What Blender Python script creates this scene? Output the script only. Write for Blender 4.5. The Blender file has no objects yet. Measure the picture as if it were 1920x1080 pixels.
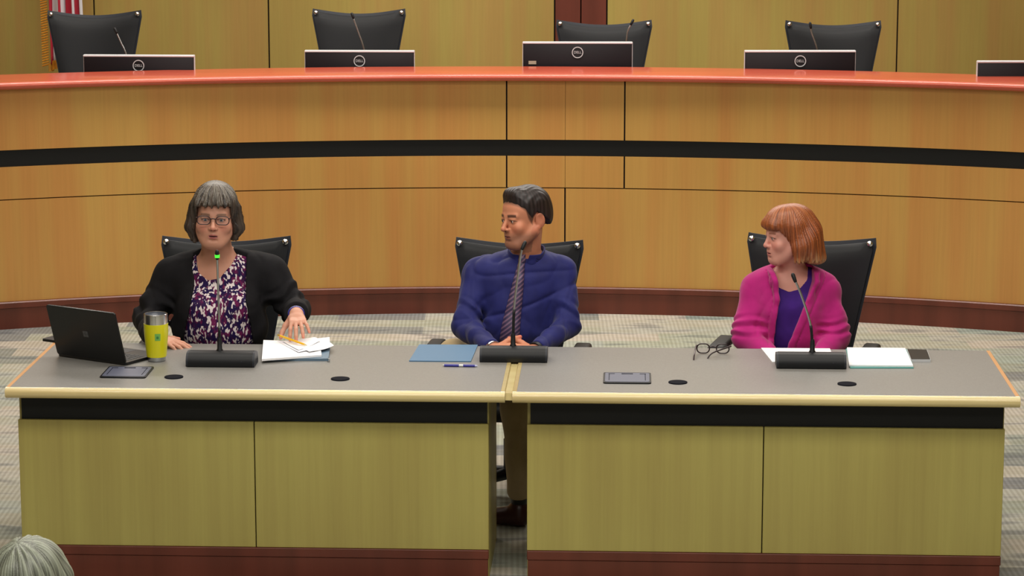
import bpy, bmesh, math, random
import numpy as np
from math import sin, cos, tan, pi, radians, sqrt, atan2
from mathutils import Vector, Matrix
from mathutils.bvhtree import BVHTree
random.seed(7); rng = np.random.RandomState(11)
COL = bpy.context.scene.collection

# ------------------------------------------------------------------ camera
FP = 5000.0; PITCH = radians(10.4); CH = 2.94
cam_d = bpy.data.cameras.new('camera'); cam = bpy.data.objects.new('camera', cam_d); COL.objects.link(cam)
cam.location = (0, 0, CH); cam.rotation_euler = (pi/2 - PITCH, 0, 0)
cam_d.sensor_width = 36; cam_d.lens = FP/1920*36; cam_d.clip_end = 100
bpy.context.scene.camera = cam

def ray(px, py):
    a = (px-960)/FP; b = (540-py)/FP
    return Vector((a, cos(PITCH)+b*sin(PITCH), -sin(PITCH)+b*cos(PITCH)))
def at_z(px, py, z):          # where the sight line of a photo point meets a height
    d = ray(px, py); t = (z-CH)/d.z; return Vector((d.x*t, d.y*t, z))
def W(px, py, Y):             # ... or a depth
    d = ray(px, py); t = Y/d.y; return Vector((d.x*t, Y, CH+d.z*t))

# ------------------------------------------------------------------ materials
def lin(c):
    return tuple(((v/255)/12.92 if v/255 <= .04045 else ((v/255+.055)/1.055)**2.4) for v in c)
def mat(name, col, rough=.5, metal=0, spec=.5, coat=0, emis=None, es=1, sheen=0):
    m = bpy.data.materials.new(name); m.use_nodes = True
    b = m.node_tree.nodes['Principled BSDF']
    b.inputs['Base Color'].default_value = (*lin(col), 1)
    b.inputs['Roughness'].default_value = rough; b.inputs['Metallic'].default_value = metal
    b.inputs['Specular IOR Level'].default_value = spec; b.inputs['Coat Weight'].default_value = coat
    b.inputs['Coat Roughness'].default_value = .15
    if sheen:
        b.inputs['Sheen Weight'].default_value = sheen
    if emis:
        b.inputs['Emission Color'].default_value = (*lin(emis), 1); b.inputs['Emission Strength'].default_value = es
    return m
def nodes(m): return m.node_tree.nodes, m.node_tree.links, m.node_tree.nodes['Principled BSDF']
def tex_chain(m, scale, coord='Object'):
    n, l, b = nodes(m)
    tc = n.new('ShaderNodeTexCoord'); mp = n.new('ShaderNodeMapping'); mp.inputs['Scale'].default_value = scale
    l.new(tc.outputs[coord], mp.inputs['Vector']); return mp.outputs['Vector']
def ramp(m, fac, stops):
    n, l, b = nodes(m); r = n.new('ShaderNodeValToRGB'); l.new(fac, r.inputs['Fac'])
    e = r.color_ramp.elements
    while len(e) < len(stops): e.new(.5)
    for i, (p, c) in enumerate(stops): e[i].position = p; e[i].color = (*lin(c), 1)
    return r.outputs['Color']
def mix(m, a, b_, fac, mode='MIX'):
    n, l, b = nodes(m); x = n.new('ShaderNodeMix'); x.data_type = 'RGBA'; x.blend_type = mode
    for s, v in ((x.inputs[0], fac), (x.inputs[6], a), (x.inputs[7], b_)):
        if hasattr(v, 'is_linked') or isinstance(v, bpy.types.NodeSocket): l.new(v, s)
        elif isinstance(v, (int, float)): s.default_value = v
        else: s.default_value = (*v, 1)
    return x.outputs[2]
def noise(m, vec, scale=5, detail=3, rough=.5, out='Fac'):
    n, l, b = nodes(m); t = n.new('ShaderNodeTexNoise'); t.inputs['Scale'].default_value = scale
    t.inputs['Detail'].default_value = detail; t.inputs['Roughness'].default_value = rough
    l.new(vec, t.inputs['Vector']); return t.outputs[out]
def bump(m, h, strength=.2, dist=.01):
    n, l, b = nodes(m); t = n.new('ShaderNodeBump'); t.inputs['Strength'].default_value = strength
    t.inputs['Distance'].default_value = dist; l.new(h, t.inputs['Height']); l.new(t.outputs['Normal'], b.inputs['Normal'])
def wood(name, c1, c2, rough=.38, coat=.15, band=(9, 9, .25), grain=(60, 60, 1.5)):
    m = mat(name, c1, rough, coat=coat); n, l, b = nodes(m)
    f1 = noise(m, tex_chain(m, band), 1, 1)
    f2 = noise(m, tex_chain(m, grain), 1, 4, .65)
    f3 = noise(m, tex_chain(m, (1.1, 1.1, .8)), 1, 1)
    c = ramp(m, f1, [(.36, c1), (.64, c2)])
    dk = ramp(m, f2, [(.25, (245, 244, 241)), (.6, (255, 255, 255))])
    c = mix(m, c, dk, 1.0, 'MULTIPLY')
    dk2 = ramp(m, f3, [(.3, (236, 228, 222)), (.7, (255, 255, 255))])
    c = mix(m, c, dk2, 1.0, 'MULTIPLY')
    l.new(c, b.inputs['Base Color']); return m
def vcol_mat(name, rough=.5, sss=0, spec=.4, coat=0, aniso=False):
    m = mat(name, (128, 128, 128), rough, spec=spec, coat=coat); n, l, b = nodes(m)
    a = n.new('ShaderNodeAttribute'); a.attribute_name = 'Col'; l.new(a.outputs['Color'], b.inputs['Base Color'])
    if sss:
        b.inputs['Subsurface Weight'].default_value = sss; b.inputs['Subsurface Radius'].default_value = (1, .35, .2)
        b.inputs['Subsurface Scale'].default_value = .008
    return m

M = {}
M['dais'] = wood('dais veneer', (204, 160, 84), (204, 148, 78), band=(7, 7, .3))
M['daisup'] = M['dais']
M['desk'] = wood('desk veneer', (186, 178, 100), (178, 168, 94), rough=.42, band=(11, 11, .2))
M['wall'] = wood('wall veneer', (172, 152, 76), (174, 142, 74), rough=.6, coat=0)
M['cherry'] = wood('cherry', (112, 52, 36), (98, 44, 28), rough=.4)
M['rail'] = wood('rail cherry', (208, 92, 68), (200, 86, 62), rough=.25, coat=.5, band=(1.2, 9, 1), grain=(2, 60, 60))
M['maple'] = wood('maple edging', (236, 220, 160), (230, 212, 150), rough=.22, coat=.8, band=(.6, 9, 9), grain=(2, 60, 60))
M['maple2'] = mat('orange maple edging', (216, 158, 100), .35, coat=.3)
M['black'] = mat('black laminate', (14, 15, 15), .5, spec=.3)
M['seam'] = mat('seam black', (20, 8, 6), .8)
M['plastic'] = mat('black plastic', (20, 22, 25), .5, spec=.35)
M['plastic2'] = mat('grey black plastic', (42, 45, 52), .5, spec=.35)
M['leather'] = mat('black leather', (25, 27, 30), .55, spec=.3)
M['chrome'] = mat('chrome', (225, 225, 225), .18, 1)
M['steel'] = mat('brushed steel', (190, 195, 200), .28, 1)
M['silver'] = mat('silver plastic', (215, 218, 222), .35, .2)
M['screen'] = mat('monitor back plastic', (24, 20, 24), .4, spec=.3)
M['logo'] = mat('logo grey', (190, 195, 198), .4, .1)
M['sticker'] = mat('sticker', (165, 150, 130), .6)
M['laptop'] = mat('laptop black', (17, 18, 20), .35)
M['keys'] = mat('laptop keys', (38, 39, 42), .5)
M['winlogo'] = mat('dark mirror logo', (78, 80, 82), .4)
M['yellow'] = mat('yellow enamel', (226, 220, 22), .35, coat=.3)
M['green'] = mat('green label', (120, 190, 90), .5)
M['white'] = mat('paper white', (250, 250, 252), .7)
M['paper2'] = mat('paper offwhite', (240, 240, 248), .7)
M['teal'] = mat('teal card', (95, 165, 160), .6)
M['blue'] = mat('blue folder', (72, 116, 152), .5)
M['greyfold'] = mat('slate binder', (95, 120, 140), .5)
M['pencil'] = mat('pencil yellow', (235, 180, 30), .45)
M['penblue'] = mat('pen blue', (50, 50, 150), .3)
M['clear'] = mat('pen clear', (180, 185, 220), .2); M['lidgrey'] = mat('smoked lid', (90, 95, 105), .2); M['slate'] = mat('slate flap', (92, 96, 114), .5); M['hole'] = mat('grommet navy', (10, 12, 24), .8, spec=.1); M['glassblack'] = mat('phone glass', (14, 14, 18), .35, spec=.12)
M['gold'] = mat('gold', (205, 170, 90), .35, .8)
M['lens'] = mat('lens', (255, 255, 255), .05)
n, l, b = nodes(M['lens']); tr = n.new('ShaderNodeBsdfTransparent'); gl = n.new('ShaderNodeBsdfGlossy'); gl.inputs['Roughness'].default_value = .05
mx = n.new('ShaderNodeMixShader'); mx.inputs[0].default_value = .07; l.new(tr.outputs[0], mx.inputs[1]); l.new(gl.outputs[0], mx.inputs[2])
l.new(mx.outputs[0], n['Material Output'].inputs['Surface'])
M['ledgreen'] = mat('green light ring', (60, 230, 60), .4, emis=(70, 255, 50), es=1.2)
M['frame'] = mat('dark glasses frame', (45, 28, 32), .3)
M['skin'] = vcol_mat('skin', .5, .12)
M['hair'] = vcol_mat('hair', .42, 0, .5)
M['eye'] = vcol_mat('eye', .15, 0, .6)
# laminate worktop
m = mat('grey laminate', (170, 164, 152), .36, spec=.45); M['laminate'] = m; n, l, b = nodes(m)
l.new(ramp(m, noise(m, tex_chain(m, (160, 160, 160)), 1, 2), [(.35, (126, 124, 120)), (.65, (134, 132, 128))]), b.inputs['Base Color'])
# carpet: short planks of ribbed grey and taupe
m = mat('carpet', (150, 145, 130), .95, spec=.1); M['carpet'] = m; n, l, b = nodes(m)
v = tex_chain(m, (1, 1, 1))
br = n.new('ShaderNodeTexBrick'); l.new(v, br.inputs['Vector']); br.inputs['Scale'].default_value = 1
br.inputs['Brick Width'].default_value = .5; br.inputs['Row Height'].default_value = .2; br.inputs['Mortar Size'].default_value = 0
br.offset = .37; br.inputs['Bias'].default_value = 0
br.inputs['Color1'].default_value = (0, 0, 0, 1); br.inputs['Color2'].default_value = (1, 1, 1, 1); br.inputs['Mortar'].default_value = (.5, .5, .5, 1)
base = ramp(m, br.outputs['Color'], [(0, (142, 142, 142)), (.3, (176, 180, 164)), (.65, (198, 190, 178)), (1, (168, 178, 168))])
n2 = noise(m, tex_chain(m, (3.3, 11, 1)), 1, 1)
base = mix(m, base, ramp(m, n2, [(.34, (196, 198, 204)), (.46, (255, 255, 255)), (.62, (240, 238, 230))]), .8, 'MULTIPLY')
wv = n.new('ShaderNodeTexWave'); wv.wave_type = 'BANDS'; wv.bands_direction = 'X'; wv.inputs['Scale'].default_value = 14
wv.inputs['Distortion'].default_value = 1.2; wv.inputs['Detail'].default_value = 1; wv.inputs['Detail Scale'].default_value = .6
l.new(tex_chain(m, (1, .35, 1)), wv.inputs['Vector'])
base = mix(m, base, ramp(m, wv.outputs['Fac'], [(.2, (196, 194, 188)), (.8, (255, 255, 255))]), .42, 'MULTIPLY')
f = noise(m, tex_chain(m, (260, 260, 260)), 1, 2)
base = mix(m, base, ramp(m, f, [(.3, (215, 215, 215)), (.7, (255, 255, 255))]), .6, 'MULTIPLY')
l.new(base, b.inputs['Base Color']); bump(m, f, .3, .004)
# cloths
def cloth(name, col, col2=None, rough=.85, sc=14, sheen=.0, bs=.35):
    m = mat(name, col, rough, spec=.2, sheen=sheen); n, l, b = nodes(m)
    f = noise(m, tex_chain(m, (1, 1, .7)), sc, 3)
    if col2: l.new(ramp(m, f, [(.35, col), (.65, col2)]), b.inputs['Base Color'])
    f2 = noise(m, tex_chain(m, (1, 1, 1)), 9, 2); bump(m, f2, bs, .02)
    return m
M['cardblack'] = cloth('black knit', (20, 19, 22), (26, 25, 28))
M['navy'] = cloth('navy shirt', (38, 42, 108), (34, 37, 96), rough=.65, sheen=.1)
M['magenta'] = cloth('magenta knit', (190, 36, 126), (176, 32, 116), sheen=.2)
M['purple'] = cloth('purple knit', (66, 32, 122), (56, 28, 106))
M['khaki'] = cloth('khaki cloth', (186, 166, 128), (172, 152, 116))
M['dkcloth'] = cloth('dark cloth', (34, 34, 40), (28, 28, 34))
M['grcloth'] = cloth('grey green cloth', (88, 92, 88), (76, 80, 78))
M['shoe'] = mat('brown shoe', (62, 30, 24), .35)
M['blkshoe'] = mat('black shoe', (22, 20, 20), .4)
m = mat('printed blouse', (40, 24, 80), .8, spec=.2); M['blouse'] = m; n, l, b = nodes(m)
v = tex_chain(m, (1, 1, .48))
vo = n.new('ShaderNodeTexNoise'); vo.inputs['Scale'].default_value = 92; vo.inputs['Detail'].default_value = 1.2; l.new(v, vo.inputs['Vector'])
v2 = tex_chain(m, (1.2, 1.2, .6)); nn = noise(m, v2, 46, 1)
basec = ramp(m, nn, [(.40, (34, 18, 70)), (.50, (48, 22, 66)), (.62, (104, 26, 76))])
fac = ramp(m, vo.outputs['Fac'], [(.55, (0, 0, 0)), (.585, (255, 255, 255))])
l.new(mix(m, basec, lin((226, 214, 214)), fac), b.inputs['Base Color'])
m = mat('striped tie', (90, 70, 100), .5); M['tie'] = m; n, l, b = nodes(m)
wv = n.new('ShaderNodeTexWave'); wv.bands_direction = 'DIAGONAL'; wv.inputs['Scale'].default_value = 34
mp = tex_chain(m, (-.8, 0, 1)); l.new(mp, wv.inputs['Vector'])
l.new(ramp(m, wv.outputs['Fac'], [(.5, (62, 52, 84)), (.75, (122, 94, 120))]), b.inputs['Base Color'])
m = mat('flag cloth', (200, 200, 200), .7); M['flagred'] = mat('flag red', (170, 24, 48), .7); M['flagwhite'] = mat('flag white', (205, 200, 205), .7)
M['flagblue'] = mat('flag blue', (40, 44, 100), .7)
M['fringe'] = cloth('gold fringe', (205, 140, 40), (180, 110, 30), sc=60)
M['brass'] = mat('brass', (200, 160, 80), .3, .9)
M['poleoak'] = mat('oak pole', (130, 80, 40), .4)

# ------------------------------------------------------------------ object helpers
def tag(o, label=None, cat=None, group=None, kind=None):
    for k, v in (('label', label), ('category', cat), ('group', group), ('kind', kind)):
        if v: o[k] = v
    return o
def thing(name, label, cat, loc=(0, 0, 0), rotz=0, group=None):
    o = bpy.data.objects.new(name, None); COL.objects.link(o); o.location = loc; o.rotation_euler = (0, 0, rotz)
    o.empty_display_size = .1
    return tag(o, label, cat, group)
def link(name, me, m, parent=None, smooth=False, world=True):
    """world=True: vertices are in world coordinates, moved under the parent's location"""
    if m is not None:
        for x in (m if isinstance(m, (list, tuple)) else [m]): me.materials.append(x)
    o = bpy.data.objects.new(name, me); COL.objects.link(o)
    if parent:
        o.parent = parent
        if world:
            L = Vector((0, 0, 0)); p = parent
            while p: L += Vector(p.location); p = p.parent
            me.transform(Matrix.Translation(-L))
    if smooth:
        me.polygons.foreach_set('use_smooth', [True]*len(me.polygons))
    return o
def obj(name, bm, m, parent=None, smooth=False, world=False, angle=None):
    bmesh.ops.recalc_face_normals(bm, faces=bm.faces)
    me = bpy.data.meshes.new(name); bm.to_mesh(me); bm.free()
    o = link(name, me, m, parent, smooth or angle is not None, world)
    if angle is not None:
        try: me.set_sharp_from_angle(angle=radians(angle))
        except Exception: pass
    return o
def dup(root, loc=None, rotz=None, label=None, group=None, scale=None):
    r = root.copy(); COL.objects.link(r)
    if loc is not None: r.location = loc
    if rotz is not None: r.rotation_euler = (0, 0, rotz)
    if scale is not None: r.scale = scale
    if label: r['label'] = label
    if group: r['group'] = group
    for ch in list(root.children):
        c = ch.copy(); COL.objects.link(c); c.parent = r
        for g in list(ch.children):
            d = g.copy(); COL.objects.link(d); d.parent = c
    return r
def BM(): return bmesh.new()
def box(bm, x0, x1, y0, y1, z0, z1, bev=0, seg=2, mi=0, M4=None):
    r = bmesh.ops.create_cube(bm, size=1, matrix=Matrix.Translation(((x0+x1)/2, (y0+y1)/2, (z0+z1)/2)) @ Matrix.Diagonal((x1-x0, y1-y0, z1-z0, 1)))
    vs = r['verts']
    if bev:
        es = {e for v in vs for e in v.link_edges}
        g = bmesh.ops.bevel(bm, geom=list(es), offset=bev, segments=seg, affect='EDGES', profile=.5)
        vs = list({v for f in g['faces'] for v in f.verts} | {v for v in vs if v.is_valid})
    if mi:
        for f in {f for v in vs for f in v.link_faces}: f.material_index = mi
    if M4 is not None: bmesh.ops.transform(bm, matrix=M4, verts=vs)
    return vs
def prism(bm, pts, d0, d1, axis='y'):
    """extrude a polygon; pts in (x,z) for axis y, (x,y) for z, (y,z) for x"""
    def P(p, d):
        return {'y': (p[0], d, p[1]), 'z': (p[0], p[1], d), 'x': (d, p[0], p[1])}[axis]
    a = [bm.verts.new(P(p, d0)) for p in pts]; b_ = [bm.verts.new(P(p, d1)) for p in pts]
    bm.faces.new(a); bm.faces.new(b_[::-1])
    for i in range(len(pts)):
        j = (i+1) % len(pts); bm.faces.new((a[i], b_[i], b_[j], a[j]))
    return a+b_
def lathe(bm, prof, seg=32, c=(0, 0, 0), caps=True):
    rings = []
    for r, z in prof:
        rings.append([bm.verts.new((c[0]+r*cos(2*pi*i/seg), c[1]+r*sin(2*pi*i/seg), c[2]+z)) for i in range(seg)])
    for a, b_ in zip(rings, rings[1:]):
        for i in range(seg):
            j = (i+1) % seg; bm.faces.new((a[i], a[j], b_[j], b_[i]))
    if caps: bm.faces.new(rings[0][::-1]); bm.faces.new(rings[-1])
    return [v for r in rings for v in r]
def catmull(P, n=6):
    P = [Vector(p) for p in P]; out = []
    Q = [P[0]*2-P[1]]+P+[P[-1]*2-P[-2]]
    for i in range(1, len(Q)-2):
        for k in range(n):
            t = k/n; a, b_, c, d = Q[i-1:i+3]
            out.append(.5*((2*b_)+(c-a)*t+(2*a-5*b_+4*c-d)*t*t+(3*b_-a-3*c+d)*t**3))
    out.append(P[-1]); return out
def tube(bm, path, rad, seg=10, cap=True, flat=None):
    path = [Vector(p) for p in path]; n = len(path)
    if not hasattr(rad, '__len__'): rad = [rad]*n
    rings = []; up = None
    for i, p in enumerate(path):
        t = (path[min(i+1, n-1)]-path[max(i-1, 0)]).normalized()
        if up is None:
            up = Vector((0, 0, 1)) if abs(t.z) < .9 else Vector((0, 1, 0))
        s = t.cross(up).normalized(); up = s.cross(t).normalized()
        fx, fy = flat or (1, 1)
        rings.append([bm.verts.new(p+rad[i]*(s*cos(2*pi*k/seg)*fx+up*sin(2*pi*k/seg)*fy)) for k in range(seg)])
    for a, b_ in zip(rings, rings[1:]):
        for k in range(seg):
            j = (k+1) % seg; bm.faces.new((a[k], a[j], b_[j], b_[k]))
    if cap: bm.faces.new(rings[0][::-1]); bm.faces.new(rings[-1])
    return [v for r in rings for v in r]
def ball(bm, c, r, s=(1, 1, 1), seg=16):
    return bmesh.ops.create_uvsphere(bm, u_segments=seg, v_segments=max(8, seg//2+2), radius=r, matrix=Matrix.Translation(c) @ Matrix.Diagonal((*s, 1)))['verts']
def rrect(w, h, r, n=5, cx=0, cy=0):
    pts = []
    for sx, sy, a0 in ((1, 1, 0), (-1, 1, 90), (-1, -1, 180), (1, -1, 270)):
        for k in range(n+1):
            a = radians(a0+90*k/n); pts.append((cx+sx*(w/2-r)+r*cos(a), cy+sy*(h/2-r)+r*sin(a)))
    return pts
def text_mesh(name, body, size, m, parent, mtx, depth=.0006, xs=1):
    cu = bpy.data.curves.new(name, 'FONT'); cu.body = body; cu.size = size; cu.align_x = 'CENTER'; cu.align_y = 'CENTER'; cu.extrude = depth
    o = bpy.data.objects.new(name+'_tmp', cu); COL.objects.link(o)
    dg = bpy.context.evaluated_depsgraph_get(); me = bpy.data.meshes.new_from_object(o.evaluated_get(dg))
    bpy.data.objects.remove(o); bpy.data.curves.remove(cu)
    me.transform(mtx @ Matrix.Diagonal((xs, 1, 1, 1))); me.name = name
    me.materials.clear()
    return link(name, me, m, parent, False, False)
# ------------------------------------------------------------------ setting
AC = Vector((-.11, 7.235, 0))      # centre of the dais curve
def arc(R, x0, x1, n):             # points on the curve by world x
    a0 = math.asin((x0-AC.x)/R); a1 = math.asin((x1-AC.x)/R)
    return [(AC.x+R*sin(a0+(a1-a0)*i/n), AC.y+R*cos(a0+(a1-a0)*i/n)) for i in range(n+1)]
def arc_slab(bm, R0, R1, z0, z1, x0, x1, n, prof=None):
    """slab between two radii; prof: list of (radius, z) closed outline instead"""
    prof = prof or [(R0, z0), (R0, z1), (R1, z1), (R1, z0)]
    Rm = prof[0][0]
    a0 = math.asin((x0-AC.x)/8.0); a1 = math.asin((x1-AC.x)/8.0)
    rings = []
    for i in range(n+1):
        a = a0+(a1-a0)*i/n
        rings.append([bm.verts.new((AC.x+R*sin(a), AC.y+R*cos(a), z)) for R, z in prof])
    k = len(prof)
    for A, B in zip(rings, rings[1:]):
        for i in range(k):
            j = (i+1) % k; bm.faces.new((A[i], A[j], B[j], B[i]))
    bm.faces.new(rings[0][::-1]); bm.faces.new(rings[-1])

bm = BM(); bmesh.ops.create_grid(bm, x_segments=2, y_segments=2, size=1, matrix=Matrix.Translation((0, 10, 0)) @ Matrix.Diagonal((7, 10, 1, 1)))
tag(obj('floor', bm, M['carpet']), kind='structure')
WY = 18.6
bm = BM()
edges = [-7, -2.909, -1.695, .297]
for a, b_ in zip(edges, edges[1:]): box(bm, a+.005, b_-.005, WY, WY+.03, 0, 4.2, .002, 1)
edges = [.66, 2.686, 7]
for a, b_ in zip(edges, edges[1:]): box(bm, a+.005, b_-.005, WY, WY+.03, 0, 4.2, .002, 1)
w = obj('wall_back', bm, M['wall']); tag(w, kind='structure')
bm = BM(); box(bm, -7, 7, WY+.025, WY+.1, 0, 4.2); tag(obj('wall_backing', bm, M['seam']), kind='structure')
bm = BM(); box(bm, .302, .475, WY-.012, WY+.03, 0, 4.2, .002, 1); box(bm, .483, .655, WY-.012, WY+.03, 0, 4.2, .002, 1)
tag(obj('trim_1', bm, M['cherry']), kind='structure')
for nm, x0, x1 in (('wall_left', -7.1, -7.0), ('wall_right', 7.0, 7.1)):
    bm = BM(); box(bm, x0, x1, 0, WY+.1, 0, 4.2); tag(obj(nm, bm, M['wall']), kind='structure')
bm = BM(); box(bm, -7, 7, 0, WY+.1, 4.2, 4.3); tag(obj('ceiling', bm, mat('ceiling paint', (215, 212, 205), .9)), kind='structure')
# raised platform behind the dais
bm = BM(); arc_slab(bm, 0, 0, 0, 0, -4.9, 4.7, 60, [(8.45, 0), (8.45, .45), (11.1, .45), (11.1, 0)])
tag(obj('floor_platform', bm, M['carpet']), kind='structure')

# ------------------------------------------------------------------ dais
dais = thing('council_dais', 'long curved wooden council dais with cherry red rail and black stripe', 'dais', (0, 15.2, 0))
XL, XR = -4.6, 4.4
sx = [at_z(950, 200, 1.15).x, at_z(1060, 200, 1.15).x, at_z(1172, 200, 1.15).x]
sx = [W(950, 250, 15.22).x, W(1060, 250, 15.22).x, W(1171, 250, 15.22).x]
def dpanel(name, x0, x1, z0, z1, g0=.004, g1=.004, m='dais'):
    bm = BM(); arc_slab(bm, 7.985, 8.02, z0, z1, x0+g0, x1-g1, max(4, int((x1-x0)*14))); obj(name, bm, M[m], dais, world=True, angle=30)
xs = [XL]+sx+[XR]
for i in range(4):
    g = (.0045, .001, .001, .0045)
    l_, r_ = (.0, .0045, .001, .0045)[i], (.0045, .001, .0045, .0)[i]
    dpanel('upper_panel', xs[i], xs[i+1], 1.013, 1.352, l_, r_)
    dpanel('middle_panel', xs[i], xs[i+1], .737, .918, l_, r_)
dpanel('lower_panel', XL, sx[1], .157, .731, 0, .0045); dpanel('lower_panel', sx[1], XR, .157, .731, .0045, 0)
bm = BM(); arc_slab(bm, 8.004, 8.03, .1, 1.35, XL, XR, 120); obj('backing_board', bm, M['seam'], dais, world=True, angle=30)
bm = BM(); arc_slab(bm, 7.996, 8.01, .918, 1.013, XL, XR, 120); obj('black_stripe', bm, M['black'], dais, world=True, angle=30)
bm = BM(); arc_slab(bm, 0, 0, 0, 0, XL, XR, 120, [(7.975, 0), (7.975, .118), (7.965, .122), (7.965, .150), (7.972, .156), (8.02, .156), (8.02, 0)])
obj('plinth', bm, M['cherry'], dais, world=True, angle=30)
pr = [(7.925+.02*(1-cos(a)), 1.375+.02*sin(a)) for a in [radians(t) for t in range(-90, 91, 15)]]
bm = BM(); arc_slab(bm, 0, 0, 0, 0, XL, XR, 120, [(8.38, 1.355), (7.945, 1.355)]+pr[1:-1]+[(7.945, 1.395), (8.385, 1.395)])
obj('rail_top', bm, M['rail'], dais, world=True, angle=35)
bm = BM(); arc_slab(bm, 8.36, 8.38, 1.08, 1.355, XL, XR, 100); arc_slab(bm, 8.37, 8.80, 1.07, 1.10, XL, XR, 100); obj('inner_desktop', bm, M['rail'], dais, world=True, angle=30)
bm = BM(); arc_slab(bm, 8.03, 8.06, 0, 1.35, XL, XR, 60); obj('inner_board', bm, M['black'], dais, world=True, angle=30)

# ------------------------------------------------------------------ chairs
def chair(label, group):
    t = thing('conference_chair', label, 'chair', (0, 0, 0), 0, group)
    def hw(z): return .176+(.286-.176)*max(0, (z-.50)/.60)**1.05
    def yb(x, z): return .235+.11*max(0, z-.5)/.6-.045*(x/.27)**2*0+(-.05)*(abs(x)/.27)**2
    def surf(off, inset, z0, top, nm, m, th, dip=.034):
        bm = BM(); NX, NZ = 20, 16; F = []; B = []
        for j in range(NZ+1):
            rf, rb = [], []
            for i in range(NX+1):
                s = i/NX*2-1; zt = top-dip*(1-s*s)**1.3
                z = z0+(zt-z0)*j/NZ
                h = hw(z)-inset
                # rounded lower and upper corners
                k = 1.0
                dz = min(z-z0, .05)/.05
                k -= .14*(1-sqrt(max(0, 1-(1-dz)**2)))
                dt = min(1, (top-z)/.022) if abs(s) > .9 else 1
                x = s*h*k - (0.0 if dt >= 1 else s*(1-sqrt(max(0, 1-(1-dt)**2)))*.012)
                y = yb(x, z)+off
                edge = max(abs(s)**6, (2*j/NZ-1)**10)
                rf.append(bm.verts.new((x, y-th*(1-edge*.8), z))); rb.append(bm.verts.new((x, y+th*(1-edge*.8), z)))
            F.append(rf); B.append(rb)
        for j in range(NZ):
            for i in range(NX):
                bm.faces.new((F[j][i], F[j][i+1], F[j+1][i+1], F[j+1][i])); bm.faces.new((B[j][i], B[j+1][i], B[j+1][i+1], B[j][i+1]))
        for j in range(NZ):
            bm.faces.new((F[j][0], F[j+1][0], B[j+1][0], B[j][0])); bm.faces.new((F[j][NX], B[j][NX], B[j+1][NX], F[j+1][NX]))
        for i in range(NX):
            bm.faces.new((F[0][i], B[0][i], B[0][i+1], F[0][i+1])); bm.faces.new((F[NZ][i], F[NZ][i+1], B[NZ][i+1], B[NZ][i]))
        return obj(nm, bm, m, t, angle=60)
    surf(.012, 0, .47, 1.115, 'back_shell', M['plastic2'], .012)
    surf(-.010, .012, .50, 1.100, 'back_cushion', M['leather'], .024)
    for s in (-1, 1):
        bm = BM(); z = 1.093; x = s*.256; y = yb(x, z)-.028
        lathe(bm, [(.013, 0), (.013, .006), (.010, .011), (.005, .0135)], 16)
        bmesh.ops.transform(bm, matrix=Matrix.Translation((x, y, z)) @ Matrix.Rotation(radians(82), 4, 'X'), verts=bm.verts)
        obj('corner_bolt', bm, M['chrome'], t, angle=40)
    bm = BM(); box(bm, -.25, .25, -.24, .23, .40, .475, .035, 4); 
    for v in bm.verts: v.co.z -= .02*max(0, (-v.co.y-.15)/.09)
    obj('seat', bm, M['leather'], t, angle=50)
    for s in (-1, 1):
        for y_ in (.02, -.12):
            bm = BM(); tube(bm, catmull([(s*.21, y_, .43), (s*.285, y_*1.1, .46), (s*.315, y_*1.1, .60), (s*.310, y_, .67)], 5), .014, 8); obj('arm_support', bm, M['plastic2'], t, angle=50)
        bm = BM(); box(bm, s*.312-.036, s*.312+.036, -.22, .05, .665, .70, .015, 3); obj('armrest', bm, M['leather'], t, angle=50)
    bm = BM(); box(bm, -.04, .04, .12, .27, .42, .455, .01); tube(bm, [(0, .26, .43), (0, .275, .5), (0, .268, .62)], .03, 8); obj('back_bracket', bm, M['plastic2'], t, angle=50)
    bm = BM(); lathe(bm, [(.026, .09), (.026, .26), (.018, .262), (.018, .39), (.06, .395), (.07, .41)], 20); obj('column', bm, M['plastic2'], t, angle=40)
    bm = BM()
    for k in range(5):
        a = 2*pi*k/5+.3
        tube(bm, [(0, 0, .105), (.16*cos(a), .16*sin(a), .10), (.30*cos(a), .30*sin(a), .075)], [.030, .024, .016], 8)
    obj('star_base', bm, M['plastic'], t, angle=50)
    for k in range(5):
        a = 2*pi*k/5+.3; bm = BM()
        for s in (-1, 1):
            lathe(bm, [(.018, -.008), (.0275, -.006), (.0275, .006), (.018, .008)], 16)
            vs = bm.verts[-64:] if False else list(bm.verts)[-64:]
            bmesh.ops.transform(bm, matrix=Matrix.Translation((.30*cos(a)-s*.013*sin(a), .30*sin(a)+s*.013*cos(a), .0275)) @ Matrix.Rotation(a, 4, 'Z') @ Matrix.Rotation(pi/2, 4, 'X'), verts=vs)
        obj('caster', bm, M['plastic'], t, angle=40)
    return t
GF = 'black chairs behind the desks'; GR = 'black chairs behind the dais'
c0 = chair('black high back chair under the woman in the black cardigan', GF)
def seat_at(px, py, Yb, deg):
    b_ = W(px, py, Yb); a = radians(deg); return (b_.x+.29*sin(a), Yb-.29*cos(a), 0), a
lc, rc = seat_at(424, 453, 11.35, 0); c0.location = lc; c0.scale = (1, 1, .972)
lc, rc = seat_at(973, 455, 11.38, -8); dup(c0, lc, rc, 'black high back chair under the man in the navy shirt', scale=(1, 1, .957))
lc, rc = seat_at(1521, 450, 11.34, -16); dup(c0, lc, rc, 'black high back chair under the red-haired woman', scale=(1, 1, .976))
rear = [(182, 26, 16.85, 3, 'empty black chair beside the flag behind the dais'),
        (673, 23, 16.9, 0, 'empty black chair behind the dais, between the flag end and the cherry strip'),
        (1131, 44, 16.45, -1, 'empty black chair in front of the cherry wall strip'),
        (1559, 45, 16.45, -2, 'empty black chair behind the dais, nearest the end without a flag')]
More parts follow.
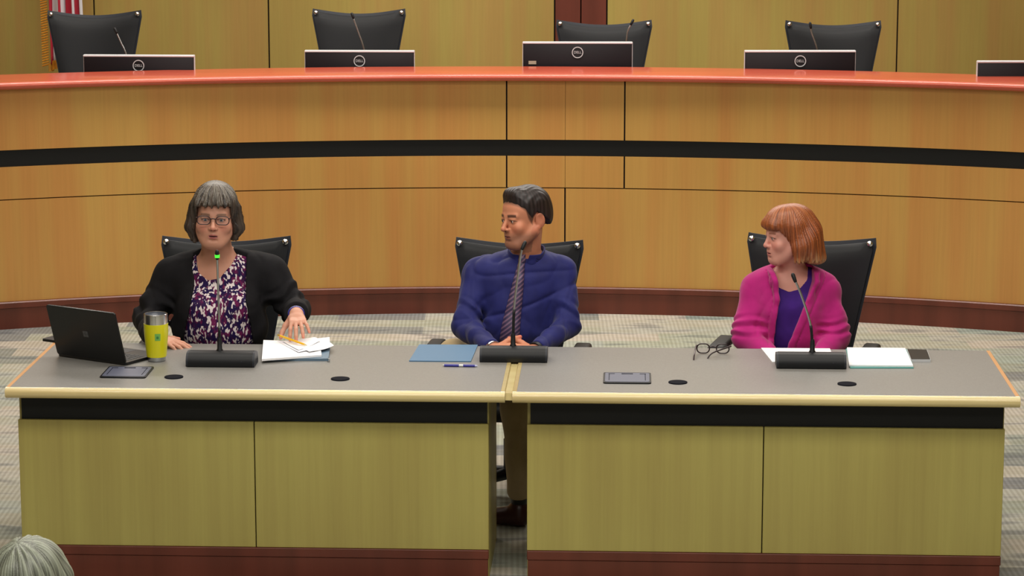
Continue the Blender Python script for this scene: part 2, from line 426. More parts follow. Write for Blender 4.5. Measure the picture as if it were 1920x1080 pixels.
for px, py, Y, r, lb in rear:
    p = W(px, py, Y)
    dup(c0, (p.x, Y-.30, .45), radians(r), lb, GR, scale=(1.055, 1, (p.z-.45)/1.093))

# ------------------------------------------------------------------ monitors on the dais
def monitor(label, top, loc, rz):
    t = thing('computer_monitor', label, 'monitor', loc, rz, 'monitors along the dais')
    w, h = .64, .30; top -= 1.10; e = top-h-.009-.025     # z=0 is the desk, the back faces -y
    z0 = .025+e; z1 = z0+h
    bm = BM(); box(bm, -w/2, w/2, -.010, .030, z0, z1, .006, 2)
    obj('housing', bm, M['screen'], t, angle=40)
    bm = BM(); box(bm, -w/2-.003, w/2+.003, -.011, .030, z1-.002, z1+.009, .002, 1)
    box(bm, -w/2-.004, -w/2+.001, .004, .030, z0, z1+.006, .001, 1); box(bm, w/2-.001, w/2+.004, .004, .030, z0, z1+.006, .001, 1)
    obj('bezel_edge', bm, M['silver'], t)
    bm = BM(); box(bm, -w/2+.012, w/2-.012, .0295, .032, z0+.012, z1-.012); obj('screen', bm, M['plastic'], t)
    bm = BM(); lathe(bm, [(.0335, 0), (.0335, .003), (.0285, .003), (.0285, 0)], 40, caps=False)
    R = Matrix.Translation((0, -.013, z1-.052)) @ Matrix.Rotation(pi/2, 4, 'X')
    bmesh.ops.transform(bm, matrix=R, verts=bm.verts); obj('logo_ring', bm, M['logo'], t)
    text_mesh('logo_letters', 'DELL', .0205, M['logo'], t, Matrix.Translation((0, -.0135, z1-.052)) @ Matrix.Rotation(pi/2, 4, 'X'), .0012, 1.0)
    bm = BM(); box(bm, -.03, .03, .03, .05, .004, z0+.15, .004); box(bm, -.12, .12, -.03, .14, 0, .008, .003); obj('stand', bm, M['plastic'], t)
    if 'tallest' in label or 'red-haired' in label:
        bm = BM(); box(bm, -.288, -.243, -.0128, -.0118, z1-.122, z1-.102); obj('asset_sticker', bm, M['sticker'], t)
    return t
mons = [(260, 103, -2.5, 'black monitor on the dais, the one nearest the flag'),
        (674, 94.5, -1.5, 'black monitor on the dais above the gap between the woman in black and the man'),
        (1083, 78.5, -1, 'tallest black monitor on the dais, beside the cherry wall strip'),
        (1500.5, 94.5, .3, 'black monitor on the dais above the red-haired woman'),
        (1940, 114, .5, 'black monitor on the dais cut off by the picture edge')]
for px, py, r, lb in mons:
    Yc = 7.235+sqrt(8.46**2-((px-960)/314+.11)**2)
    p = W(px, py, Yc); monitor(lb, p.z, (p.x, Yc, 1.10), radians(r))

# goosenecks on the dais
def dais_mic(pts, label):
    Yc = 7.235+sqrt(8.68**2-((pts[-1][0]-960)/314+.11)**2)
    base = W(pts[-1][0], pts[-1][1], Yc)
    t = thing('gooseneck_microphone', label, 'microphone', (base.x, Yc, 1.10), 0, 'gooseneck microphones on the dais')
    d = (base-W(pts[-2][0], pts[-2][1], Yc)); f = base+d*max(0.2, (base.z-1.20)/max(.02, -d.z))*.6
    path = [W(a, b_, Yc) for a, b_ in pts]+[Vector((f.x, Yc, 1.2)), Vector((f.x, Yc, 1.135))]
    bm = BM(); tube(bm, catmull(path[::-1], 5), .0042, 8); obj('gooseneck', bm, M['steel'], t, world=True, smooth=True)
    bm = BM(); tube(bm, [path[0]+(path[0]-path[1]).normalized()*s for s in (-.012, .0, .022, .028)], [.006, .008, .008, .004], 10); obj('capsule', bm, M['plastic'], t, world=True, smooth=True)
    bm = BM(); box(bm, f.x-.06, f.x+.06, Yc-.05, Yc+.05, 1.10, 1.14, .012, 3); obj('mic_base', bm, M['plastic'], t, world=True, angle=40)
dais_mic([(218, 60), (228, 82), (238, 106)], 'thin gooseneck microphone before the chair beside the flag')
dais_mic([(662, 32), (672, 60), (683, 94)], 'tall straight gooseneck microphone behind the second monitor from the flag')
dais_mic([(1184, 44), (1177, 58), (1174, 78)], 'bent gooseneck microphone behind the tallest monitor')
dais_mic([(1520, 50), (1522, 62), (1533, 96)], 'kinked gooseneck microphone behind the monitor above the red-haired woman')

# ------------------------------------------------------------------ flag
FX = .055
fl = thing('draped_flag', 'red and white striped flag with gold fringe hanging beside the dais chair', 'flag', (W(112, 60, 18.1).x, 18.1, 0))
fx = W(118, 60, 18.1).x+.085
bm = BM(); NX, NZ = 120, 30; G = []
for j in range(NZ+1):
    z = 1.165+(2.75-1.165)*j/NZ; row = []
    for i in range(NX+1):
        s = i/NX; sp = .120-.015*j/NZ
        zb = .10*s*(1-j/NZ)
        x = fx-.07+(s-.5)*2*sp+.012*sin(s*31)+.02*(1-j/NZ)
        y = 18.08+.022*sin(s*17+.6*sin(z*2))+.006*sin(s*45)
        row.append(bm.verts.new((x, y, z+zb)))
    G.append(row)
for j in range(NZ):
    for i in range(NX):
        f = bm.faces.new((G[j][i], G[j][i+1], G[j+1][i+1], G[j+1][i]))
        s = (i+.5)/NX; st = int(s*7.5+.35*(j/NZ)+.1)
        f.material_index = 0 if st % 2 == 0 else 1
        if j > 19 and s > .45: f.material_index = 2
o = obj('flag_cloth', bm, [M['flagred'], M['flagwhite'], M['flagblue']], fl, world=True, smooth=True)
md = o.modifiers.new('th', 'SOLIDIFY'); md.thickness = .004
bm = BM()
for i in range(0, NX, 1):
    s = i/NX; x = fx-.07+(s-.5)*.27+.012*sin(s*31)+.02; y = 18.08+.022*sin(s*17+.6*sin(1.165*2))+.006*sin(s*45)
    tube(bm, [(x, y, 1.175+.1*s), (x+.002*sin(i*7), y, 1.115+.1*s+.003*sin(i*3))], .0022, 4)
for j in range(0, 90):
    z = 1.165+j*.017; x = fx-.07-.135+.02*(2.75-z)/1.6+.01*(z-1.2)
    tube(bm, [(x, 18.10, z), (x-.045, 18.095, z-.012)], .005, 4)
obj('gold_fringe', bm, M['fringe'], fl, world=True)
bm = BM(); tube(bm, [(fx-.10, 18.16, .03), (fx-.10, 18.16, 2.85)], .014, 12); obj('pole', bm, M['poleoak'], fl, world=True, smooth=True)
bm = BM(); lathe(bm, [(.02, .12), (.03, .10), (.11, .03), (.12, 0)][::-1], 28, (fx-.10, 18.16, .0)); lathe(bm, [(.0, 2.84), (.02, 2.85), (.02, 2.86), (.012, 2.9), (.001, 2.99)], 16, (fx-.10, 18.16, 0), caps=False); obj('pole_stand', bm, M['brass'], fl, world=True, smooth=True)

# ------------------------------------------------------------------ desks
DA = radians(-2.5); DO = Vector((-.013, 9.714, 0)); TZ = .760
DM = Matrix.Translation(DO) @ Matrix.Rotation(DA, 4, 'Z'); DI = DM.inverted()
def L(px, py, z=TZ): return DI @ at_z(px, py, z)      # photo point on the desktop -> desk coordinates
def desk(x0, x1, il, ir, label, pieces):
    cx = (x0+x1)/2; t = thing('desk', label, 'desk', DM @ Vector((cx, 0, 0)), DA, 'two front desks end to end')
    a, b_ = x0-cx, x1-cx; D = .855
    bm = BM(); box(bm, a+.016, b_-.016, .018, D-.003, TZ-.038, TZ, 0); obj('worktop', bm, M['laminate'], t)
    prof = [(.018+-.02*sin(r_), TZ-.021+.0205*cos(r_)) for r_ in [radians(k) for k in range(0, 181, 15)]]
    bm = BM(); prism(bm, [(.0185, TZ-.0425)]+prof[::-1]+[(.0185, TZ+.0002)], a, b_, 'x'); obj('front_edge_band', bm, M['maple'], t, angle=35)
    for u0, u1, w_ in ((a, a+.017, x0), (b_-.017, b_, x1)):
        bm = BM(); box(bm, u0, u1, .0186, D, TZ-.04, TZ+.0004, .002, 1); obj('side_edge_band', bm, M['maple2' if abs(w_) > 1 else 'maple'], t)
    pa, pb = a+il, b_-ir
    bm = BM(); box(bm, pa+.012, pb-.006, .108, .155, .60, TZ-.038); obj('black_recess', bm, M['black'], t)
    mid = pieces
    for u0, u1 in ((pa, mid-cx-.002), (mid-cx+.002, pb)):
        bm = BM(); box(bm, u0, u1, .095, .115, .1245, .616, .0015, 1); obj('front_panel', bm, M['desk'], t)
    bm = BM(); box(bm, pa+.01, pb-.01, .115, .125, .0, .616); obj('backing_board', bm, M['seam'], t)
    bm = BM(); box(bm, pa, pb, .088, .113, .0885, .1235, .002, 1); box(bm, pa+.003, pb-.003, .091, .113, 0, .0875, .001, 1); obj('plinth', bm, M['cherry'], t)
    for u0, u1 in ((pa, pa+.022), (pb-.022, pb)):
        bm = BM(); box(bm, u0, u1, .126, .70, 0.0, TZ-.038, .001, 1); obj('end_panel', bm, M['desk'], t)
    return t, cx
pL = DI @ W(478, 900, 9.85); pR = DI @ W(1430, 900, 9.79)
dl, cl = desk(-1.897, -.014, .024, .066, 'grey-topped wooden desk on the laptop side, two pale front panels', pL.x)
dr, cr = desk(.014, 1.897, .052, .040, 'grey-topped wooden desk on the red-haired woman\'s side', pR.x)
for px, py, t, cx in ((326, 707.5, dl, cl), (638, 711, dl, cl), (1271, 717.5, dr, cr), (1588, 720.5, dr, cr)):
    p = L(px, py); bm = BM(); lathe(bm, [(.036, 0), (.036, .0035), (.031, .004), (.030, -.001)], 32, (p.x-cx, p.y, TZ)); lathe(bm, [(.030, .0005), (.0302, .0042)], 32, (p.x-cx, p.y, TZ)); obj('cable_grommet', bm, M['hole'], t, angle=40)
for (pa, pb, pc, pd), t, cx in ((((205, 688), (287, 690), (276, 710), (185, 709)), dl, cl), (((1130, 700), (1221, 701), (1222, 720), (1131, 720)), dr, cr)):
    q = [L(*c) for c in (pa, pb, pc, pd)]; c = sum((v for v in q), Vector())/4
    w_ = ((q[1]-q[0]).length+(q[2]-q[3]).length)/2*.98; h_ = ((q[3]-q[0]).y+(q[2]-q[1]).y)/2*-1
    h_ = abs(h_); an = radians(0)
    bm = BM(); prism(bm, rrect(w_, h_, .012, 4, c.x-cx, c.y), TZ-.0002, TZ+.005, 'z'); bx = obj('power_box', bm, M['plastic'], t)
    bm = BM(); prism(bm, rrect(w_*.93, h_*.86, .010, 4, c.x-cx, c.y), TZ+.004, TZ+.0062, 'z'); obj('flap', bm, M['slate'], bx)
    bm = BM(); fx0, fy0 = c.x-cx, c.y
    for s_ in (-1, 1):
        box(bm, fx0+s_*w_*.38-.0012, fx0+s_*w_*.38+.0012, fy0-h_*.30, fy0+h_*.33, TZ+.0055, TZ+.0066); box(bm, fx0+s_*w_*.33-.012, fx0+s_*w_*.33+.012, fy0+h_*.30, fy0+h_*.34, TZ+.0055, TZ+.0066)
    box(bm, fx0-.022, fx0+.022, fy0+h_*.29, fy0+h_*.36, TZ+.0055, TZ+.0066); obj('hinge_line', bm, M['hole'], bx)
# pale joining strip between the two tops
bm = BM(); vs = box(bm, -.0135, .0135, .02, .85, TZ-.034, TZ-.006)
bmesh.ops.transform(bm, matrix=DM, verts=bm.verts)
t = obj('joining_strip', bm, M['maple'], None); tag(t, 'pale wooden strip filling the narrow gap between the two desktops', 'strip')
# ------------------------------------------------------------------ things on the desks
def mic(bl, br_, yb_, neck, label, lit=False):
    """bl, br_: front bottom corners of the base in the photo; neck: photo points from base to tip, with desk depth offsets"""
    a = L(bl, yb_); b_ = L(br_, yb_+.0045*(br_-bl)); c = (a+b_)/2; w = (b_-a).length; D = .115
    o = DM @ Vector((c.x, c.y, TZ)); t = thing('desk_microphone', label, 'microphone', o, DA, 'desk microphones')
    prof = [(0, .004), (0.004, 0), (D, 0), (D, .030), (D-.012, .045), (D-.04, .054), (.045, .056), (.022, .052), (.007, .040), (0, .026)]
    bm = BM(); prism(bm, prof[::-1], -w/2+.008, w/2-.008, 'x'); obj('base', bm, M['plastic2'] if False else M['plastic'], t, angle=50)
    for s in (-1, 1):
        bm = BM(); prism(bm, [(.006+(y-.006)*.97, .002+(z)*.95) for y, z in prof[::-1]], s*(w/2-.008), s*w/2, 'x'); obj('end_cap', bm, M['plastic2'], t, angle=50)
    # neck
    Yb = o.y+.062; pts = [W(x, y, Yb+dy) for x, y, dy in neck]
    pts[0] = Vector((pts[0].x, Yb, TZ+.054))
    bm = BM(); lathe(bm, [(.013, 0), (.013, .006), (.010, .010), (.009, .045), (.006, .055)], 16, tuple(pts[0]-Vector((0, 0, .002)))); obj('neck_socket', bm, M['plastic'], t, world=False, angle=40) if False else None
    loc = Matrix.Rotation(-DA, 4, 'Z') @ Matrix.Translation(-o)
    bmesh.ops.transform(bm, matrix=loc, verts=bm.verts); obj('neck_socket', bm, M['plastic'], t, angle=40)
    path = catmull(pts, 8); bm = BM(); n_ = len(path)
    k = int(n_*.28); 
    tube(bm, path, [.0043]*n_, 10); bmesh.ops.transform(bm, matrix=loc, verts=bm.verts); obj('gooseneck', bm, M['steel'] if lit or True else M['plastic'], t, smooth=True)
    bm = BM(); tube(bm, path[:k], [.0056]*k, 10); bmesh.ops.transform(bm, matrix=loc, verts=bm.verts); obj('lower_sleeve', bm, M['plastic'], t, smooth=True)
    d = (path[-1]-path[-2]).normalized(); e = path[-1]
    bm = BM(); tube(bm, [e+d*s for s in (-.030, -.026, -.012, .0, .006, .009)], [.0050, .0066, .0078, .0080, .0062, .003], 16); bmesh.ops.transform(bm, matrix=loc, verts=bm.verts); cp = obj('capsule', bm, M['plastic'], t, smooth=True)
    if lit:
        bm = BM(); tube(bm, [e+d*s for s in (-.021, -.010)], [.0090, .0094], 20); bmesh.ops.transform(bm, matrix=loc, verts=bm.verts); lo = obj('light_ring', bm, M['ledgreen'], t, smooth=False); lo['label'] = 'green lit ring'
    bm = BM(); lathe(bm, [(.003, 0), (.003, .002)], 10); bmesh.ops.transform(bm, matrix=Matrix.Translation((w*.31, -.001, .024)) @ Matrix.Rotation(pi/2, 4, 'X'), verts=bm.verts); obj('indicator', bm, M['plastic2'], t)
    return t
mic(348, 477, 689, [(412, 656, 0), (411, 600, 0), (409, 540, 0), (407, 473, -.01)], 'desk microphone with a lit green ring in front of the woman in black', True)
mic(899, 1026, 680, [(962, 645, 0), (964, 580, 0), (972, 510, 0), (978, 470, 0), (984, 456, .01)], 'desk microphone standing over the gap before the man in navy')
mic(1456, 1587, 692, [(1523, 657, 0), (1520, 610, 0), (1503, 555, 0), (1490, 524, .01), (1487, 516, .015)], 'desk microphone in front of the red-haired woman')

# laptop
la, lb_ = L(108, 668), L(236, 686)
hinge = (lb_-la); ang = atan2(hinge.y, hinge.x); wl = .305
t = thing('laptop', 'open black laptop seen from behind beside the yellow tumbler', 'laptop', DM @ Vector(((la.x+lb_.x)/2, (la.y+lb_.y)/2, TZ)), DA+ang, None)
wl = (lb_-la).length
print('laptop w', wl, 'ang', math.degrees(ang))
bm = BM(); prism(bm, rrect(wl, .225, .012, 4, 0, .1125), .002, .012, 'z'); base = obj('keyboard_base', bm, M['laptop'], t, angle=40)
bm = BM()
for r_ in range(6):
    for c_ in range(14): box(bm, -wl*.44+c_*wl*.063, -wl*.44+c_*wl*.063+wl*.054, .03+r_*.0185, .03+r_*.0185+.0155, .012, .0128)
obj('keys', bm, M['keys'], base)
bm = BM(); box(bm, -.05, .05, .150, .215, .012, .0124); obj('trackpad', bm, M['keys'], base)
TL = Matrix.Translation((0, .004, .010)) @ Matrix.Rotation(radians(16), 4, 'X')
bm = BM(); vs = prism(bm, rrect(wl, .218, .010, 4, 0, .109), -.004, .002, 'y'); bmesh.ops.transform(bm, matrix=TL, verts=vs); lid = obj('lid', bm, M['laptop'], t, angle=40)
bm = BM()
for i in (-1, 1):
    for j in (-1, 1): box(bm, i*.0066-.006, i*.0066+.006, -.0052, -.0039, .109+j*.0066-.006, .109+j*.0066+.006)
bmesh.ops.transform(bm, matrix=TL, verts=bm.verts); obj('lid_logo', bm, M['winlogo'], lid)
bm = BM(); box(bm, -wl/2+.006, wl/2-.006, .002, .0026, .008, .212); bmesh.ops.transform(bm, matrix=TL, verts=bm.verts); obj('display', bm, M['plastic'], lid)
# thing behind the laptop
a = at_z(116, 640, TZ); t = thing('phone', 'black phone lying by the desk corner behind the laptop', 'phone', a, DA)
bm = BM(); prism(bm, rrect(.075, .15, .01, 4), 0, .010, 'z'); bmesh.ops.transform(bm, matrix=Matrix.Rotation(radians(62), 4, 'Z'), verts=bm.verts); obj('case', bm, M['plastic'], t, angle=40)
bm = BM(); prism(bm, rrect(.067, .142, .008, 4), .0098, .0105, 'z'); bmesh.ops.transform(bm, matrix=Matrix.Rotation(radians(62), 4, 'Z'), verts=bm.verts); obj('screen', bm, M['screen'], t, angle=40)

# tumbler
a = at_z(294, 676, TZ); h = .188; t = thing('tumbler', 'yellow insulated tumbler with steel rim and small green label', 'tumbler', a)
R0, R1 = .0375, .0475
def rr(z): return R0+(R1-R0)*min(1, max(0, (z-.015)/(h*.55)))**.8
bm = BM(); lathe(bm, [(.030, 0), (.035, .002), (.0362, .02)], 48); obj('steel_foot', bm, M['steel'], t, angle=40)
bm = BM(); lathe(bm, [(rr(z)+.0004, z) for z in (.018, .03, .05, .08, .11, .135, .150)], 48); obj('body', bm, M['yellow'], t, angle=40)
bm = BM(); lathe(bm, [(R1-.0008, .1495), (R1-.0005, .178), (R1-.0008, h), (R1-.003, h+.0015), (R1-.0055, h), (R1-.0065, h-.03)], 48, caps=False); obj('steel_rim', bm, M['chrome'], t, angle=40)
bm = BM(); lathe(bm, [(.001, h-.012), (R1-.010, h-.012), (R1-.006, h-.006), (R1-.0055, h+.0008)], 32, caps=False); obj('lid', bm, M['lidgrey'], t, angle=40)
bm = BM(); z0, z1 = .088, .116; G = []
for i in range(7):
    an = radians(-90+1+i*4.5); G.append([bm.verts.new(((rr(z)+.0009)*cos(an), (rr(z)+.0009)*sin(an), z)) for z in (z0, (z0+z1)/2, z1)])
for A, B in zip(G, G[1:]):
    for k in range(2): bm.faces.new((A[k], B[k], B[k+1], A[k+1]))
lbm = obj('label_patch', bm, M['green'], t); 
bm = BM(); an = radians(-76); rr_ = rr(.1)+.0013
prism(bm, [(-.0045, -.006), (.0045, -.006), (.0045, .002), (0, .008), (-.0045, .002)], 0, .0004, 'y'); bmesh.ops.transform(bm, matrix=Matrix.Translation((rr_*cos(an), rr_*sin(an), .102)) @ Matrix.Rotation(an+pi/2, 4, 'Z'), verts=bm.verts); obj('label_mark', bm, mat('label dark green', (60, 130, 70), .5), lbm)

def sheet(px, z, nm, lab, cat, m, th=.0012, group=None, curl=0, seed=0, nx=12, ny=8, zs=None):
    """a thin sheet whose four corners (back-left, back-right, front-right, front-left) are photo points on the desktop"""
    q = [at_z(x, y, z) for x, y in px]; c = sum(q, Vector())/4; bm = BM(); T_, B_ = [], []
    for j in range(ny+1):
        rt, rb = [], []
        for i in range(nx+1):
            u, v = i/nx, j/ny
            p = (q[0]*(1-u)+q[1]*u)*(1-v)+(q[3]*(1-u)+q[2]*u)*v
            dz = curl*(sin(u*4+seed)*.5+.5)*(v**2)+curl*.5*(1+sin(v*5+seed*2))*u**3
            if zs: dz += zs*u
            rt.append(bm.verts.new((p.x, p.y, z+th+dz))); rb.append(bm.verts.new((p.x, p.y, z+dz)))
        T_.append(rt); B_.append(rb)
    for j in range(ny):
        for i in range(nx):
            bm.faces.new((T_[j][i], T_[j+1][i], T_[j+1][i+1], T_[j][i+1])); bm.faces.new((B_[j][i], B_[j][i+1], B_[j+1][i+1], B_[j+1][i]))
    for j in range(ny):
        for i_, s in ((0, 1), (nx, -1)):
            bm.faces.new((T_[j][i_], B_[j][i_], B_[j+1][i_], T_[j+1][i_]))
    for i in range(nx):
        for j_ in (0, ny): bm.faces.new((T_[j_][i], T_[j_][i+1], B_[j_][i+1], B_[j_][i]))
    bmesh.ops.translate(bm, vec=-Vector((c.x, c.y, z)), verts=bm.verts)
    o = obj(nm, bm, m, None, angle=30); o.location = (c.x, c.y, z)
    return tag(o, lab, cat, group)
# woman in black: binder with paper on it, loose sheets fanned out
sheet([(506, 645), (620, 645), (616, 677), (498, 677)], TZ, 'binder', 'slate blue binder under the white papers by the pencil', 'binder', M['greyfold'], .010)
t = bpy.data.objects['binder']
bm = BM(); c = at_z(616, 674, TZ+.010); tube(bm, [(c.x-.006, c.y, TZ+.001), (c.x+.004, c.y-.002, TZ+.002), (c.x+.005, c.y-.002, TZ+.012), (c.x-.004, c.y, TZ+.014)], .002, 8); obj('metal_clip', bm, M['steel'], t, world=True, smooth=True)
sheet([(494, 641), (600, 645), (603, 669), (491, 677)], TZ+.0105, 'paper_pad', 'thick wad of white paper lying on the slate binder', 'paper', M['white'], .008, 'papers before the woman in black')
sheet([(520, 640), (618, 634), (619, 650), (560, 662)], TZ+.019, 'paper_sheet', 'white sheet under the writing hand, turned toward the man', 'paper', M['paper2'], .0007, 'papers before the woman in black', .004, 1)
sheet([(545, 642), (608, 636), (626, 651), (580, 662)], TZ+.020, 'paper_sheet', 'white sheet topmost of the pile with its corner sticking out', 'paper', M['white'], .0007, 'papers before the woman in black', .006, 2)
sheet([(530, 640), (585, 634), (602, 640), (560, 658)], TZ+.0225, 'paper_sheet', 'small curled white sheet behind the fingers holding the pencil', 'paper', M['white'], .0007, 'papers before the woman in black', .007, 3)
# man: blue folder and pen
sheet([(786, 647.5), (896, 648), (883, 679), (767, 678)], TZ, 'folder', 'slate blue folder lying flat before the man in navy', 'folder', M['blue'], .004)
a, b_ = at_z(829, 685, TZ+.005), at_z(895, 686, TZ+.005)
t = thing('pen', 'blue and clear ballpoint pen lying before the blue folder', 'pen', ((a+b_)/2).to_tuple()[:2]+(TZ,))
def seg_tube(p, q, r, nm, m): bm = BM(); tube(bm, [p, q], r, 12); return obj(nm, bm, m, t, world=True, angle=40)
lp = lambda s: a.lerp(b_, s)
seg_tube(lp(.06), lp(.48), .0052, 'barrel', M['penblue']); seg_tube(lp(.48), lp(.60), [.0052, .0050], 'grip_ring', M['silver']); seg_tube(lp(.60), lp(.93), .0052, 'cap', M['penblue']); seg_tube(lp(0), lp(.06), [.001, .004], 'tip', M['silver']); seg_tube(lp(.93), lp(1), [.0045, .003], 'end_plug', M['clear'])
# woman in magenta: papers, card, phone, glasses
sheet([(1427, 653), (1556, 654), (1566, 679), (1448, 679)], TZ, 'paper_sheet', 'white sheet half under the microphone before the red-haired woman', 'paper', M['white'], .002, None)
sheet([(1586, 655.5), (1702, 656.5), (1713, 691), (1594, 691)], TZ, 'card_folder', 'teal card folder under the thick white pile beside the phone', 'folder', M['teal'], .004)
sheet([(1588, 654), (1697, 655), (1712, 688), (1592, 687)], TZ+.0045, 'paper_pile', 'thick white paper pile on the teal folder beside the phone', 'paper', M['white'], .006)
q = [at_z(*c, TZ) for c in ((1700, 659), (1738, 660), (1745, 679), (1708, 679))]; c = sum(q, Vector())/4
t = thing('phone', 'dark phone with a pale edge beside the white paper pile', 'phone', (c.x, c.y, TZ), 0)
def quadprism(bm, q, k, z0, z1):
    prism(bm, [((v.x-c.x)*k, (v.y-c.y)*k) for v in q[::-1]], z0, z1, 'z')
bm = BM(); quadprism(bm, q, 1, 0, .010); obj('body', bm, M['silver'], t)
bm = BM(); quadprism(bm, q, .96, .0099, .0108); obj('screen', bm, M['glassblack'], t)

def spectacles(t, Mx, w=.136, lw=.050, lh=.038, rim=.0016, temple=.135, m='frame', fold=(0, 0), top=True):
    """front plane is local x-z, wearer looks along -y; origin at the bridge"""
    for s in (-1, 1):
        cx = s*(w/2-lw/2-.004)
        pts = [(cx+x, 0.0, z) for x, z in rrect(lw, lh, lh*.46, 6)]
        bm = BM(); ring = [Vector(p) for p in pts]; ring.append(ring[0]); tube(bm, ring, rim, 8, cap=False)
        bmesh.ops.transform(bm, matrix=Mx, verts=bm.verts); r_ = obj('rim', bm, M[m], t, world=True, smooth=True)
        bm = BM(); prism(bm, [(cx+x*.98, z*.98) for x, z in rrect(lw, lh, lh*.46, 6)], -.0005, .0005, 'y'); bmesh.ops.transform(bm, matrix=Mx, verts=bm.verts); obj('lens', bm, M['lens'], t, world=True)
        bm = BM(); x = s*w/2; f = radians(fold[0 if s < 0 else 1])
        tp = [(s*(w/2-.006), 0, lh*.28), (x, .004, lh*.28), (x-s*temple*.75*sin(f), .004+temple*.75*cos(f), lh*.26), (x-s*temple*sin(f), .004+temple*cos(f), lh*.26-.022)]
        tube(bm, catmull(tp, 5), [rim*1.1]*16, 6); bmesh.ops.transform(bm, matrix=Mx, verts=bm.verts); obj('temple', bm, M[m], t, world=True, smooth=True)
    bm = BM(); tube(bm, catmull([(-.013, 0, .004), (0, -.002, .008), (.013, 0, .004)], 5), rim, 8); bmesh.ops.transform(bm, matrix=Mx, verts=bm.verts); obj('bridge', bm, M[m], t, world=True, smooth=True)
c = at_z(1336, 668, TZ)
t = thing('eyeglasses', 'dark rimmed glasses lying open on the desk before the red-haired woman', 'glasses', c)
# lies on its rims' lower edge and temple tips, temples toward the camera
Mx = Matrix.Translation(c+Vector((.004, .035, .024))) @ Matrix.Rotation(radians(176), 4, 'Z') @ Matrix.Rotation(radians(-12), 4, 'X')
spectacles(t, Mx, w=.136, lw=.050, lh=.040, rim=.0027, temple=.125, fold=(48, -4))
